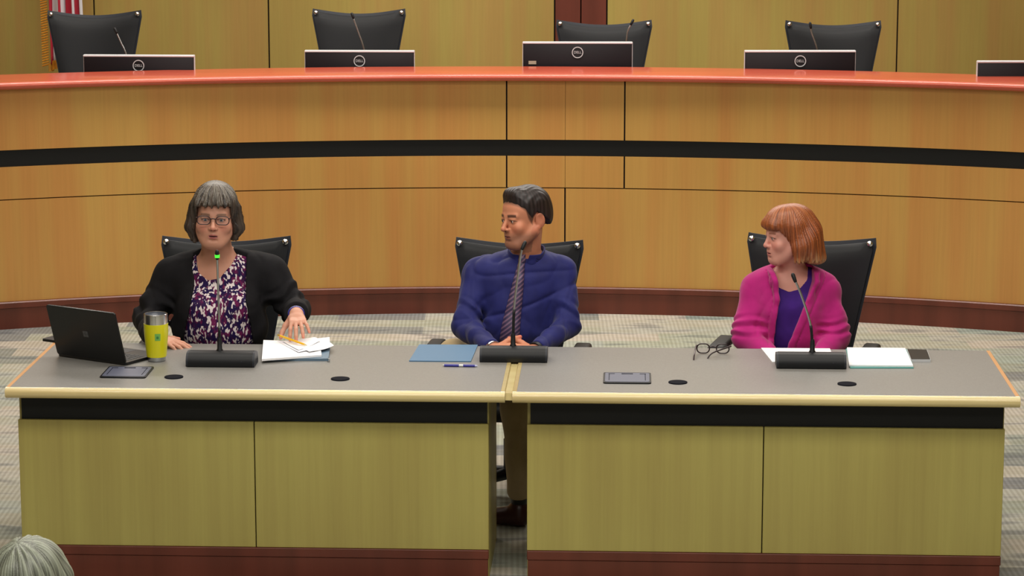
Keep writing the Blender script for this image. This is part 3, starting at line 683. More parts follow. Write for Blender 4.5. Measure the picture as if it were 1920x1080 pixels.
# ------------------------------------------------------------------ implicit-surface modelling of people
def smin(a, b, k):
    h = np.maximum(k-np.abs(a-b), 0)/k; return np.minimum(a, b)-h*h*k*.25
def smax(a, b, k): return -smin(-a, -b, k)
def wob(X, Y, Z, f, seed=0):
    r = np.random.RandomState(seed); out = 0
    for i in range(4):
        d = r.normal(size=3); d /= np.linalg.norm(d); d *= f*(.7+.7*r.rand())
        out = out+np.sin(X*d[0]+Y*d[1]+Z*d[2]+r.rand()*6+(.6*out if i else 0))
    return out/2.5
CAPV = .07
def axis(lo, hi, h, fine=()):
    out = [lo]; 
    while out[-1] < hi:
        c = out[-1]; st = h
        for a, b, hf in fine:
            if a <= c < b: st = min(st, hf)
            elif c < a: st = min(st, max(hf, (a-c)*.5))
        out.append(c+st)
    return np.array(out, dtype=np.float32)
class Field:
    def __init__(s, xs, ys, zs):
        s.ax = (xs, ys, zs); s.F = np.full((len(xs), len(ys), len(zs)), CAPV, np.float32)
    def sub(s, lo, hi):
        sl = []
        for a, l_, h_ in zip(s.ax, lo, hi):
            i, j = np.searchsorted(a, l_), np.searchsorted(a, h_)
            if j <= i: return None
            sl.append(slice(max(0, i-1), min(len(a), j+1)))
        return tuple(sl)
    def grid(s, sl):
        return s.ax[0][sl[0]][:, None, None], s.ax[1][sl[1]][None, :, None], s.ax[2][sl[2]][None, None, :]
    def apply(s, lo, hi, fn, k=.02, op='add'):
        m = .03
        sl = s.sub([v-m for v in lo], [v+m for v in hi])
        if sl is None: return
        d = fn(*s.grid(sl)); F = s.F[sl]
        if op == 'add': s.F[sl] = smin(F, d, max(k, 1e-4))
        elif op == 'sub': s.F[sl] = smax(F, -d, max(k, 1e-4))
        elif op == 'disp': s.F[sl] = F+d
    def prim(s, p, off=0, op='add'):
        kind = p[0]
        if kind == 'ell':
            _, c, r, R, k = p; r = [v+off for v in r]; rm = max(r)
            c = np.array(c, np.float64); R = np.eye(3) if R is None else np.array(R)
            ext = np.sqrt(((R*np.array(r)[None, :])**2).sum(1))
            def fn(X, Y, Z):
                x, y, z = X-c[0], Y-c[1], Z-c[2]
                lx = (R[0, 0]*x+R[1, 0]*y+R[2, 0]*z)/r[0]; ly = (R[0, 1]*x+R[1, 1]*y+R[2, 1]*z)/r[1]; lz = (R[0, 2]*x+R[1, 2]*y+R[2, 2]*z)/r[2]
                k0 = np.sqrt(lx*lx+ly*ly+lz*lz)+1e-9
                k1 = np.sqrt((lx/r[0])**2+(ly/r[1])**2+(lz/r[2])**2)+1e-9
                return (k0*(k0-1)/k1).astype(np.float32)
            s.apply(c-ext, c+ext, fn, k, op)
        elif kind == 'cap':
            _, a, b, ra, rb, k = p[:6]; fl = p[6] if len(p) > 6 else None    # fl: (unit axis, factor) squashes across that axis
            ra += off; rb += off; a = np.array(a, float); b = np.array(b, float); ba = b-a; L2 = max(1e-9, ba.dot(ba))
            rm = max(ra, rb)
            def fn(X, Y, Z):
                x, y, z = X-a[0], Y-a[1], Z-a[2]
                t = np.clip((x*ba[0]+y*ba[1]+z*ba[2])/L2, 0, 1)
                x = x-t*ba[0]; y = y-t*ba[1]; z = z-t*ba[2]
                q = x*x+y*y+z*z
                if fl:
                    u = x*fl[0][0]+y*fl[0][1]+z*fl[0][2]; q = q+u*u*(1/fl[1]**2-1)
                return (np.sqrt(q)-(ra+(rb-ra)*t)).astype(np.float32)
            s.apply(np.minimum(a, b)-rm, np.maximum(a, b)+rm, fn, k, op)
    def prims(s, P, off=0):
        for p in P: s.prim(p, off)
    def mesh(s, smooth_it=0):
        F = s.F; xs, ys, zs = s.ax; S = F < 0
        nx, ny, nz = F.shape
        c = S[:-1, :-1, :-1].astype(np.int8)
        for dx, dy, dz in ((1,0,0),(0,1,0),(0,0,1),(1,1,0),(1,0,1),(0,1,1),(1,1,1)):
            c += S[dx:nx-1+dx, dy:ny-1+dy, dz:nz-1+dz]
        I, J, K = np.nonzero((c > 0) & (c < 8)); n = len(I)
        idx = np.full(c.shape, -1, np.int32); idx[I, J, K] = np.arange(n)
        P = np.zeros((n, 3)); W_ = np.zeros(n)
        cor = [(a, b, d) for a in (0, 1) for b in (0, 1) for d in (0, 1)]
        for a in cor:
            for ax_ in range(3):
                if a[ax_]: continue
                b = list(a); b[ax_] = 1
                fa = F[I+a[0], J+a[1], K+a[2]]; fb = F[I+b[0], J+b[1], K+b[2]]
                m = (fa < 0) != (fb < 0)
                t = np.where(m, fa/(fa-fb+1e-12), 0)
                pa = [xs[I+a[0]], ys[J+a[1]], zs[K+a[2]]]; pb = [xs[I+b[0]], ys[J+b[1]], zs[K+b[2]]]
                for q in range(3): P[:, q] += np.where(m, pa[q]+(pb[q]-pa[q])*t, 0)
                W_ += m
        P /= W_[:, None]
        Q = []
        for ax_ in range(3):
            sl0 = [slice(None)]*3; sl1 = [slice(None)]*3
            sl0[ax_] = slice(0, -1); sl1[ax_] = slice(1, None)
            A, B = S[tuple(sl0)], S[tuple(sl1)]
            u, v = (ax_+1) % 3, (ax_+2) % 3
            i = np.array(np.nonzero(A != B))
            ok = (i[u] > 0) & (i[v] > 0) & (i[u] < F.shape[u]-1) & (i[v] < F.shape[v]-1); i = i[:, ok]
            inside = A[i[0], i[1], i[2]]
            def cell(du, dv):
                j = i.copy(); j[u] -= du; j[v] -= dv; return idx[j[0], j[1], j[2]]
            q = np.stack([cell(1, 1), cell(0, 1), cell(0, 0), cell(1, 0)], 1)
            q[~inside] = q[~inside][:, ::-1]
            Q.append(q)
        Q = np.concatenate(Q); Q = Q[(Q >= 0).all(1)]
        for _ in range(smooth_it):
            acc = np.zeros_like(P); cnt = np.zeros(n)
            for a in range(4):
                b = (a+1) % 4
                np.add.at(acc, Q[:, a], P[Q[:, b]]); np.add.at(cnt, Q[:, a], 1)
                np.add.at(acc, Q[:, b], P[Q[:, a]]); np.add.at(cnt, Q[:, b], 1)
            P = P*.5+.5*acc/np.maximum(cnt, 1)[:, None]
        return P, Q
def to_mesh(name, P, Q, col=None):
    me = bpy.data.meshes.new(name); me.vertices.add(len(P)); me.vertices.foreach_set('co', P.astype(np.float32).ravel())
    me.loops.add(Q.size); me.loops.foreach_set('vertex_index', Q.astype(np.int32).ravel())
    me.polygons.add(len(Q)); me.polygons.foreach_set('loop_start', np.arange(0, Q.size, 4, dtype=np.int32)); me.polygons.foreach_set('loop_total', np.full(len(Q), 4, np.int32))
    me.update(calc_edges=True); me.validate()
    if col is not None and len(me.vertices) == len(P):
        at = me.color_attributes.new('Col', 'FLOAT_COLOR', 'POINT'); c = np.ones((len(P), 4), np.float32); c[:, :3] = col; at.data.foreach_set('color', c.ravel())
    return me
def linc(c): return np.array(lin(c))
def rotm(yaw, pitch=0, roll=0):
    return np.array(Matrix.Rotation(radians(yaw), 3, 'Z') @ Matrix.Rotation(radians(pitch), 3, 'X') @ Matrix.Rotation(radians(roll), 3, 'Y'))

class Head:
    """local frame: origin between the ears at eye level, face toward -y, z up"""
    def __init__(s, pos, yaw, pitch=0, roll=0, sc=1.0, fat=0, female=True, mouth_open=0, look=0, nose=0):
        s.nose = nose
        s.t = np.array(pos, float); s.R = rotm(yaw, pitch, roll); s.sc = sc; s.fat = fat; s.fem = female; s.mo = mouth_open; s.look = look
    def w(s, p): return s.R @ (np.array(p, float)*s.sc)+s.t
    def loc(s, P): return ((P-s.t) @ s.R)/s.sc
    def ell(s, c, r, k=.015, rot=None):
        R = s.R if rot is None else s.R @ rotm(*rot)
        return ('ell', s.w(c), [v*s.sc for v in r], R, k)
    def cap(s, a, b, ra, rb, k=.012, fl=None):
        return ('cap', s.w(a), s.w(b), ra*s.sc, rb*s.sc, k) if fl is None else ('cap', s.w(a), s.w(b), ra*s.sc, rb*s.sc, k, (s.R @ np.array(fl[0], float), fl[1]))
    def add(s, F):
        f = s.fat
        A = [s.ell((0, .018, .038), (.074, .094, .082), .02), s.ell((0, -.030, .035), (.064, .056, .062), .03),
             s.ell((0, -.030, -.035), (.058+f*.010, .058, .068), .03),
             s.ell((0, -.048, -.075), (.040+f*.010, .040, .032), .03),
             s.ell((0, -.070, -.098), (.022, .020, .018), .022)]
        for q in (-1, 1):
            A += [s.cap((q*.058, .000, -.045), (q*.024, -.066, -.096), .017+f*.006, .014+f*.003, .028),
                  s.ell((q*(.038+f*.003), -.066, -.030), (.024+f*.004, .020, .022+f*.004), .022),
                  s.cap((q*.012, -.083, .020), (q*.042, -.073, .019), .0085, .0075, .016)]
        for p in A: F.prim(p)
        # eye sockets
        for q in (-1, 1): F.prim(s.ell((q*.0315, -.0965, .000), (.019, .013, .0115), .012), op='sub')
        for q in (-1, 1):
            F.prim(s.ell((q*.0315, -.0755, .000), (.0155, .0145, .0135), .005))
            F.prim(s.cap((q*.018, -.088, .0095), (q*.044, -.080, .0085), .0035, .003, .008))
            F.prim(s.ell((q*.0315, -.093, -.0005), (.0125, .0060, .0040), .002), op='sub')
        # nose
        no = s.nose; F.prim(s.cap((0, -.086, .012), (0, -.104-no, -.026), .0068, .0088, .012))
        F.prim(s.ell((0, -.1065-no, -.031), (.0095, .0095, .0085), .008))
        for q in (-1, 1):
            F.prim(s.ell((q*.0115, -.0965, -.034), (.0072, .0090, .0068), .006))
        for q in (-1, 1): F.prim(s.ell((q*.0062, -.1025, -.0405), (.0030, .0045, .0026), .002), op='sub')
        # muzzle, lips
        F.prim(s.ell((0, -.074, -.060), (.030, .022, .024), .018))
        mo = s.mo
        F.prim(s.cap((-.017, -.0880, -.0580), (0, -.0945, -.0590), .0036, .0050, .006)); F.prim(s.cap((.017, -.0880, -.0580), (0, -.0945, -.0590), .0036, .0050, .006))
        F.prim(s.cap((-.013, -.0875, -.0695-mo), (.013, -.0875, -.0695-mo), .0050, .0050, .006)); F.prim(s.ell((0, -.0905, -.0695-mo), (.012, .0062, .0055), .006))
        F.prim(s.ell((0, -.0975, -.0645-mo*.5), (.0200-mo, .0075, .0012+mo*.6), .0025), op='sub')
        F.prim(s.ell((0, -.0945, -.0815), (.016, .006, .0040), .008), op='sub')
        if not s.fem: F.prim(s.ell((0, -.073, -.099), (.024, .021, .019), .015)); F.prim(s.cap((-.058, .000, -.055), (-.026, -.066, -.100), .016, .015, .02)); F.prim(s.cap((.058, .000, -.055), (.026, -.066, -.100), .016, .015, .02))
        # ears
        for q in (-1, 1):
            F.prim(s.ell((q*.0800, .018, -.010), (.0060, .020, .032), .008, (q*-26, 0, q*6)))
            F.prim(s.ell((q*.0850, .013, -.006), (.0045, .0105, .018), .005, (q*-26, 0, 0)), op='sub')
            F.prim(s.ell((q*.0755, .008, -.038), (.0060, .009, .010), .006))
    def color(s, P, base, lip=(165, 95, 90), brow=(90, 70, 60), blush=(196, 120, 105), browt=.0045, stubble=None):
        L_ = s.loc(P); n = len(P); c = np.tile(linc(base), (n, 1))
        def blend(mask, col):
            m = np.clip(mask, 0, 1)[:, None]; c[:] = c*(1-m)+linc(col)*m
        x, y, z = L_[:, 0], L_[:, 1], L_[:, 2]; ax_ = np.abs(x); near = (np.abs(x) < .1) & (z > -.14) & (z < .16) & (np.abs(y) < .14)
        blend(np.exp(-((ax_-.042)**2/.018**2+(z+.034)**2/.018**2))*.55*(y < -.03)*near, blush)
        blend(np.exp(-(x**2/.010**2+(z+.034)**2/.012**2))*.5*(y < -.07)*near, blush)
        blend((near & (ax_ > .07) & (z < .03))*.4, blush)
        if stubble is not None: blend(near*(y < .0)*np.clip((-.045-z)/.02, 0, 1)*.55, stubble); blend(near*(y < -.07)*np.exp(-(x/.02)**2-((z+.05)/.006)**2)*.5, stubble)
        # lips
        m = near & (y < -.075); mo = s.mo
        blend(m*np.clip(1.6-((x/.0225)**2+((z+.0645+mo*.5)/(.0105+mo*.6))**2)*1.6, 0, 1)*.9, lip)
        blend(m*(np.abs(z+.0645+mo*.5) < .0016+mo*.5)*(ax_ < .019-mo)*.85, (70, 30, 32))
        # brows: an arched stroke
        bz = .0215-.10*(ax_-.030)**2/.03*1.2
        blend(near*(y < -.055)*np.clip(1.5-np.abs(z-bz)/browt, 0, 1)*((ax_ > .013) & (ax_ < .050))*.85, brow)
        # dark line of lashes: hair colour, at the rim of the eye opening
        e = ((ax_-.0315)/.0150)**2+((z+.0005)/.0062)**2
        blend(near*(y < -.06)*(e < 1.25)*(e > .5)*(z > -.002)*.8, (50, 34, 32))
        blend(near*(y < -.07)*(z < -.038)*(z > -.0435)*(np.abs(ax_-.0062) < .004)*.7, (80, 35, 30))
        return c
    def eyes(s, iris=(90, 100, 110)):
        Ps, Qs, Cs = [], [], []; o = 0; nu, nv = 40, 28
        for q in (-1, 1):
            cc = np.array((q*.0315, -.0760, 0.0)); r = .0136
            ph = np.linspace(0.02, pi-.02, nv+1); th = np.linspace(0, 2*pi, nu, endpoint=False)
            PH, TH = np.meshgrid(ph, th, indexing='ij')
            loc_ = np.stack([np.sin(PH)*np.cos(TH), -np.cos(PH), np.sin(PH)*np.sin(TH)], -1).reshape(-1, 3)
            g = np.array((s.look, -1, -.05)); g /= np.linalg.norm(g); d = np.arccos(np.clip(loc_ @ g, -1, 1))
            col = np.tile(linc((205, 195, 190)), (len(loc_), 1)); col[d < .46] = linc(iris); col[d < .22] = linc((14, 12, 12))
            P = (cc+loc_*r) @ np.eye(3); P = (s.R @ (P*s.sc).T).T+s.t
            Q = [[i*nu+j, i*nu+(j+1) % nu, (i+1)*nu+(j+1) % nu, (i+1)*nu+j] for i in range(nv) for j in range(nu)]
            Ps.append(P); Qs.append(np.array(Q)+o); Cs.append(col); o += len(P)
        return np.concatenate(Ps), np.concatenate(Qs), np.concatenate(Cs)

def unit(v): v = np.array(v, float); return v/np.linalg.norm(v)
def hand(w, f, nrm, side, curls, sc=1.0, thumb=None, spread=(.10, .03, -.04, -.12)):
    """w wrist, f finger direction, nrm back-of-hand normal, side unit toward the thumb"""
    f = unit(f); nrm = unit(np.array(nrm)-np.dot(nrm, f)*f); sd = np.cross(f, nrm)
    if np.dot(sd, side) < 0: sd = -sd
    w = np.array(w, float); A = []
    fl = (nrm, .62)
    A.append(('cap', w-f*.01*sc, w+f*.030*sc, .026*sc, .029*sc, .015, (nrm, .72)))
    A.append(('cap', w+f*.035*sc+sd*.012*sc, w+f*.082*sc+sd*.017*sc, .025*sc, .019*sc, .012, (nrm, .55)))
    A.append(('cap', w+f*.035*sc-sd*.010*sc, w+f*.078*sc-sd*.018*sc, .025*sc, .018*sc, .012, (nrm, .55)))
    lens = ((.043, .026, .020), (.047, .030, .021), (.043, .028, .020), (.034, .021, .018))
    tips = []
    for i in range(4):
        lat = (.027, .009, -.010, -.028)[i]; fw = (.084, .089, .084, .075)[i]
        p = w+(f*fw+sd*lat+nrm*.002)*sc; d = unit(f+sd*spread[i]); r = (.0092, .0094, .0089, .0080)[i]*sc
        A.append(('cap', p-f*.02*sc, p, r*1.05, r*1.08, .008))
        nn = nrm.copy()
        for j in range(3):
            a = np.cross(nn, d); R_ = np.array(Matrix.Rotation(radians(curls[i][j]), 3, Vector(a)))
            d = unit(R_ @ d); nn = R_ @ nn; e = p+d*lens[i][j]*sc
            A.append(('cap', p, e, r*(1-.07*j), r*(.95-.09*j), .0035)); p = e
        tips.append(p)
    td = unit(f*.72+sd*.62-nrm*.25) if thumb is None else unit(thumb)
    p = w+(f*.022+sd*.024-nrm*.004)*sc
    for j, (l_, r) in enumerate(((.042, .0135), (.032, .0108), (.026, .0098))):
        e = p+td*l_*sc; A.append(('cap', p, e, r*sc, r*.90*sc, .008)); p = e
        td = unit(td+f*.22-sd*.12)
    tips.append(p)
    return A, tips

def torso(J, g):
    """flesh of a seated trunk; J joints, g girth factors"""
    N, C, B, P_ = J['neck'], J['chest'], J['belly'], J['pelvis']; SL, SR = J['SL'], J['SR']
    A = [('ell', C, (.150*g[0], .105*g[0], .155), None, .05), ('ell', B, (.145*g[1], .115*g[1], .135), None, .07), ('ell', P_, (.175*g[1], .125*g[1], .11), None, .07)]
    n = np.array(N); 
    for S_ in (SL, SR):
        S_ = np.array(S_); A.append(('cap', S_+(n-S_)*.18+np.array((0, 0, -.01)), S_, .055*g[2], .054*g[2], .04))
        A.append(('cap', n+np.array((0, .02, -.015)), S_+(n-S_)*.25+np.array((0, .01, .008)), .048, .040*g[2], .04))
        A.append(('ell', S_*.55+np.array(C)*.45, (.075*g[2], .075, .09), None, .05))
    return A
def limb(a, b, c, r, k=.025):
    return [('cap', a, b, r[0], r[1], k), ('cap', b, c, r[1]*.98, r[2], k)]
V = lambda v: np.array(v, float)

def hair_color(P, head, c1, c2, f=170, seed=3, streak=None, wavy=.5):
    L_ = head.loc(P); az = np.arctan2(L_[:, 0], -L_[:, 1]-.0); z = L_[:, 2]
    r_ = np.random.RandomState(seed); s = np.zeros(len(P))
    for i in range(6):
        s += np.sin(az*f*(.3+.9*r_.rand())*.35+r_.rand()*6+np.sin(z*40*r_.rand()+r_.rand()*6)*wavy)
    s = np.clip(s/5+.5, 0, 1)[:, None]
    c = linc(c1)*(1-s)+linc(c2)*s
    if streak is not None:
        t = np.clip(.5+.4*np.sin(az*13+seed+3*z*10)+.5*np.sin(az*37+1)+.4*np.sin(az*71+z*30), 0, 1)[:, None]*np.clip((z-.045)/.06, 0, 1)[:, None]*.5
        c = c*(1-t)+linc(streak)*t
    return c
def finish_person(name, label, origin, head, body_prims, base, colkw, grid, iris, hand_zones, res=.0024):
    t = thing(name, label, 'person', origin)
    F = Field(*grid); F.prims(body_prims); head.add(F)
    P, Q = F.mesh(1)
    fade = colkw.pop('fade', None); C = head.color(P, base, **colkw)
    if fade:
        L_ = head.loc(P); zl = np.interp(L_[:, 1], [-.12, -.080, -.060, -.040, -.030, -.012, -.004, .010, .045, .08, .12], [.074, .072, .060, .040, .008, -.020, .010, .026, -.002, -.035, -.038])
        m = (np.clip((L_[:, 2]-zl+.010)/.014, 0, 1)*(np.abs(L_[:, 0]) < .09)*(L_[:, 2] > -.06)*(np.abs(L_[:, 1]) < .13)*.8)[:, None]; C = C*(1-m)+linc(fade)*m
    for tips, rad, col in hand_zones:            # nails / knuckle flush
        for tp in tips:
            d = np.linalg.norm(P-np.array(tp), axis=1); m = np.clip(1.3-d/rad, 0, 1)[:, None]*.5; C = C*(1-m)+linc(col)*m
    eP, eQ, eC = head.eyes(iris)
    me = to_mesh('body', np.concatenate([P, eP]), np.concatenate([Q, eQ+len(P)]), np.concatenate([C, eC]))
    o = link('body', me, M['skin'], t, smooth=True)
    return t, o
def cloth_obj(name, parent, F, m, smooth_it=1, pull=True):
    P, Q = F.mesh(smooth_it); me = to_mesh(name, P, Q); return link(name, me, M[m], parent, smooth=True)
def cut(F, fn, k=.004):
    X, Y, Z = F.grid((slice(None),)*3); F.F = smax(F.F, fn(X, Y, Z).astype(np.float32), k)
def disp(F, fn):
    X, Y, Z = F.grid((slice(None),)*3); F.F = F.F+fn(X, Y, Z).astype(np.float32)
def curve_z(pts):
    """piecewise-linear function of z from (z, value) pairs"""
    pts = sorted(pts); zs = np.array([p[0] for p in pts]); vs = np.array([p[1] for p in pts])
    return lambda Z: np.interp(np.asarray(Z), zs, vs)
def bvh_of(o):
    me = o.data; L_ = Vector(o.parent.location) if o.parent else Vector()
    return BVHTree.FromPolygons([v.co+L_ for v in me.vertices], [tuple(p.vertices) for p in me.polygons])
def front(bvh, x, z, y0=9.5):
    h = bvh.ray_cast(Vector((x, y0, z)), Vector((0, 1, 0))); return h[0]
def sightY(bvh, px, py):
    o = Vector((0, 0, CH)); d = ray(px, py).normalized(); h = bvh.ray_cast(o, d); return h[0], h[1]
def creases(F, amp, f, seed, stretch=(1, 1, 1), fn=None):
    a, b_, c = stretch
    def g(X, Y, Z):
        m = np.clip(1-np.abs(F.F)/.03, 0, 1) if False else 1
        w1 = wob(X*a, Y*b_, Z*c, f, seed); w2 = wob(X*c, Y*b_, Z*a, f*.8, seed+5)
        return amp*((1-np.minimum(1, np.abs(w1)*1.6))**3+.7*(1-np.minimum(1, np.abs(w2)*1.8))**3)*m
    disp(F, g)
def folds_arm(F, a, b, amp, freq, phase=0, rad=.085, tw=1.5, lo=0, hi=1):
    """ring-shaped creases across a sleeve, between joints a and b"""
    a, b = V(a), V(b); ba = b-a; L2 = ba.dot(ba)
    def fn(X, Y, Z):
        x, y, z = X-a[0], Y-a[1], Z-a[2]; t = (x*ba[0]+y*ba[1]+z*ba[2])/L2
        px, py, pz = x-t*ba[0], y-t*ba[1], z-t*ba[2]; d = np.sqrt(px*px+py*py+pz*pz)
        m = np.clip((t-lo)*6, 0, 1)*np.clip((hi-t)*6, 0, 1)*np.clip((rad+.03-d)/.03, 0, 1)
        w_ = np.sin(t*freq+phase+tw*np.sin(X*31+Z*17)+1.2*np.sin(Y*37))
        return -amp*m*(np.abs(w_)**1.5*np.sign(w_))
    lo_ = np.minimum(a, b)-rad; hi_ = np.maximum(a, b)+rad
    F.apply(lo_, hi_, fn, op='disp')
def legs(hip, knee, ankle, toe, r=(.085, .062, .058, .040)):
    return [('cap', V(hip), V(knee), r[0]-.016, r[1]-.016, .04), ('cap', V(knee), V(ankle), r[2]-.014, r[3]-.008, .02)]
def foot(ankle, toe):
    a, t_ = V(ankle), V(toe)
    return [('cap', a, a*.8+t_*.2+V((0, 0, -.02)), .038, .034, .02), ('cap', a*.9+t_*.1+V((0, 0, -.045)), t_, .032, .026, .02)]
def shoes(parent, feet_, m, hgt=.075):
    for a, t_ in feet_:
        a, t_ = V(a), V(t_); zc = .045; pr = [('cap', V((a[0], a[1], zc)), V((t_[0], t_[1], .036)), .044, .036, .02), ('cap', V((a[0], a[1], zc)), V((a[0], a[1], .075)), .042, .042, .02)]
        lo = np.minimum(a, t_)-.07; hi = np.maximum(a, t_)+.07
        F = Field(axis(lo[0], hi[0], .006), axis(lo[1], hi[1], .006), axis(-.005, .14, .005)); F.prims(pr); cut(F, lambda X, Y, Z: .004-Z+0*X+0*Y, .004)
        cloth_obj('shoe', parent, F, m)
def lower(parent, hips, knees, ankles, m, pelvis, g, gridx, wr=1):
    pr = [('ell', pelvis, (.18*g, .13*g, .11), None, .06)]
    for h, k, a in zip(hips, knees, ankles): pr += [('cap', V(h), V(k), .092, .070, .05), ('cap', V(k), V(a), .068, .052, .03)]
    pts = np.array([V(p) for p in list(hips)+list(knees)+list(ankles)+[pelvis]]); lo = pts.min(0)-.20; hi = pts.max(0)+.2
    F = Field(axis(lo[0], hi[0], .009), axis(lo[1], hi[1], .009), axis(.08, pelvis[2]+.16, .009)); F.prims(pr)
    disp(F, lambda X, Y, Z: .003*wob(X, Y, Z*.7, 45, 5))
    zc = max(a[2] for a in ankles)
    cloth_obj('trousers', parent, F, m)
# ================================================================== woman in the black cardigan
def skin_grid(head, hands, lo, hi, hr=.0026, hh=.0030):
    h = head.t; fx_ = [(h[0]-.10, h[0]+.10, hr)]; fy_ = [(h[1]-.13, h[1]+.12, hr)]; fz_ = [(h[2]-.14, h[2]+.13, hr)]
    for a, b in hands:
        fx_.append((a[0], b[0], hh)); fy_.append((a[1], b[1], hh)); fz_.append((a[2], b[2], hh))
    return axis(lo[0], hi[0], .011, fx_), axis(lo[1], hi[1], .011, fy_), axis(lo[2], hi[2], .011, fz_)
def zone(A, m=.012):
    lo = np.full(3, 9e9); hi = -lo
    for p in A:
        for q in (p[1], p[2]):
            q = np.array(q); lo = np.minimum(lo, q); hi = np.maximum(hi, q)
    return lo-m-.02, hi+m+.02

# ---- joints
Y = 10.95
hd = Head(W(403, 404, 10.84), 2, 3, 2, 1.03, fat=1.0, mouth_open=.0025)
J = dict(neck=V(W(408, 476, 10.93)), SL=V(W(322, 514, 10.97)), SR=V(W(503, 512, 10.97)), chest=V(W(412, 545, 10.95)), belly=V(W(412, 610, 10.92)), pelvis=V((W(415, 600, 11.0).x, 11.0, .56)))
eL, wL = V(W(279, 598, 10.92)), V(at_z(288, 634, .795)); eR, wR = V(W(553, 580, 10.93)), V(W(556, 590, 10.66))
tipL = V(at_z(350, 650, .768)); fL = unit(tipL-wL)
HL, tL = hand(wL, fL+V((0, 0, .02)), (.05, -.12, 1), (0, 1, 0), ((8, 12, 8), (10, 14, 10), (14, 18, 12), (18, 22, 14)), .94, thumb=unit(V((.55, .80, -.12))))
tipR = V(at_z(566, 654, .80)); fR = unit(tipR-wR)
HR, tR = hand(wR, fR, (.10, -.75, .62), (-1, 0, 0), ((20, 38, 22), (14, 26, 16), (10, 20, 14), (8, 16, 12)), .96, thumb=unit(V((-.55, -.35, -.75))), spread=(.16, .04, -.10, -.26))
G = (1.10, 1.28, 1.0)
body = torso(J, tuple(g*.93 for g in G[:2])+(.86,))
body += [('cap', J['neck']+V((0, .01, -.03)), hd.w((0, .012, -.06)), .066, .058, .03), ('ell', hd.w((0, -.035, -.098)), (.046, .045, .026), hd.R, .03)]
body += [('ell', J['neck']+V((.005, -.025, -.085)), (.105, .045, .07), None, .04)]
body += limb(J['SL'], eL, wL, (.050, .042, .026)) + limb(J['SR'], eR, wR, (.050, .042, .026)) + HL + HR
px_ = J['pelvis'][0]
hips = [(px_-.10, 10.95, .56), (px_+.10, 10.95, .56)]; knees = [(px_-.13, 10.52, .56), (px_+.13, 10.52, .56)]; ank = [(px_-.12, 10.55, .12), (px_+.12, 10.50, .12)]; toes = [(px_-.13, 10.38, .035), (px_+.13, 10.33, .035)]
for i in range(2): body += legs(hips[i], knees[i], ank[i], toes[i])
z1, z2 = zone(HL), zone(HR)
grid = skin_grid(hd, [z1, z2], (px_-.48, 10.26, .0), (px_+.48, 11.25, 1.45))
SK = (206, 150, 126)
p1, _ = finish_person('person', 'grey-haired person in black cardigan and printed blouse writing with a pencil', (px_, 10.95, 0), hd, body, SK,
    dict(lip=(176, 96, 96), brow=(120, 95, 80), blush=(214, 128, 110)), grid, (96, 110, 120), [(tL, .016, (226, 130, 110)), (tR, .016, (226, 130, 110))])
def clothgrid(lo, hi, h=.0055): return axis(lo[0], hi[0], h), axis(lo[1], hi[1], h), axis(lo[2], hi[2], h)
lo, hi = (px_-.46, 10.52, .50), (px_+.46, 11.24, 1.17)
trunk = torso(J, G)+[('ell', J['neck']+V((.005, -.025, -.085)), (.105, .045, .07), None, .04), ('ell', V(W(385, 575, 10.845)), (.085, .065, .075), None, .04), ('ell', V(W(438, 575, 10.845)), (.085, .065, .075), None, .04)]
# blouse
F = Field(*clothgrid((px_-.30, 10.60, .55), (px_+.30, 11.2, 1.16), .005)); F.prims(trunk, .004)
wz = lambda x, y, Yq=10.86: W(x, y, Yq)
nx_ = np.array([wz(350, 440).x, wz(362, 470).x, wz(372, 512).x, wz(390, 524).x, wz(412, 521).x, wz(432, 500).x, wz(447, 470).x, wz(452, 452).x]); nz_ = np.array([wz(350, 440).z, wz(362, 470).z, wz(372, 512).z, wz(390, 524).z, wz(412, 521).z, wz(432, 500).z, wz(447, 470).z, wz(452, 440).z])
def neckcut(X, Y_, Z):
    zn = np.interp(X, nx_, nz_, left=2, right=2); d = (Z-zn)*.7
    return np.where(Y_ < J['neck'][1]+.0, d, Z-(J['neck'][2]+.03))+0*Y_
cut(F, neckcut, .003)
disp(F, lambda X, Y_, Z: .0035*wob(X, Y_, Z*.45, 55, 9))
cloth_obj('blouse', p1, F, 'blouse')
# cardigan
F = Field(*clothgrid(lo, hi)); F.prims(trunk, .018)
F.prims(limb(J['SL'], eL, wL-(wL-eL)*.12, (.070, .062, .042)) + limb(J['SR'], eR, wR-(wR-eR)*.30, (.070, .064, .050)), .0)
F.prim(('cap', J['SL']*.5+J['chest']*.5, eL*.7+J['SL']*.3, .05, .045, .05)); F.prim(('cap', J['SR']*.5+J['chest']*.5, eR*.7+J['SR']*.3, .05, .045, .05))
ow = [(wz(0, y).z, (wz(a, y).x, wz(b, y).x)) for y, a, b in ((430, 372, 448), (465, 361, 456), (495, 362, 460), (520, 368, 462), (560, 362, 462), (600, 350, 470), (640, 344, 477), (700, 338, 486))]
ow.sort(); oz = [o[0] for o in ow]; oa = [o[1][0] for o in ow]; ob = [o[1][1] for o in ow]
def opening(X, Y_, Z):
    a = np.interp(Z, oz, oa); b = np.interp(Z, oz, ob); d = np.maximum(a-X, X-b)      # <0 inside the opening
    d = np.maximum(d, (Y_-(J['neck'][1]-.01))*1.0)
    return -d
cut(F, opening, .004)
cut(F, lambda X, Y_, Z: (Z-(J['neck'][2]+.028-.35*np.maximum(0, J['neck'][1]-Y_)))+0*X, .006)
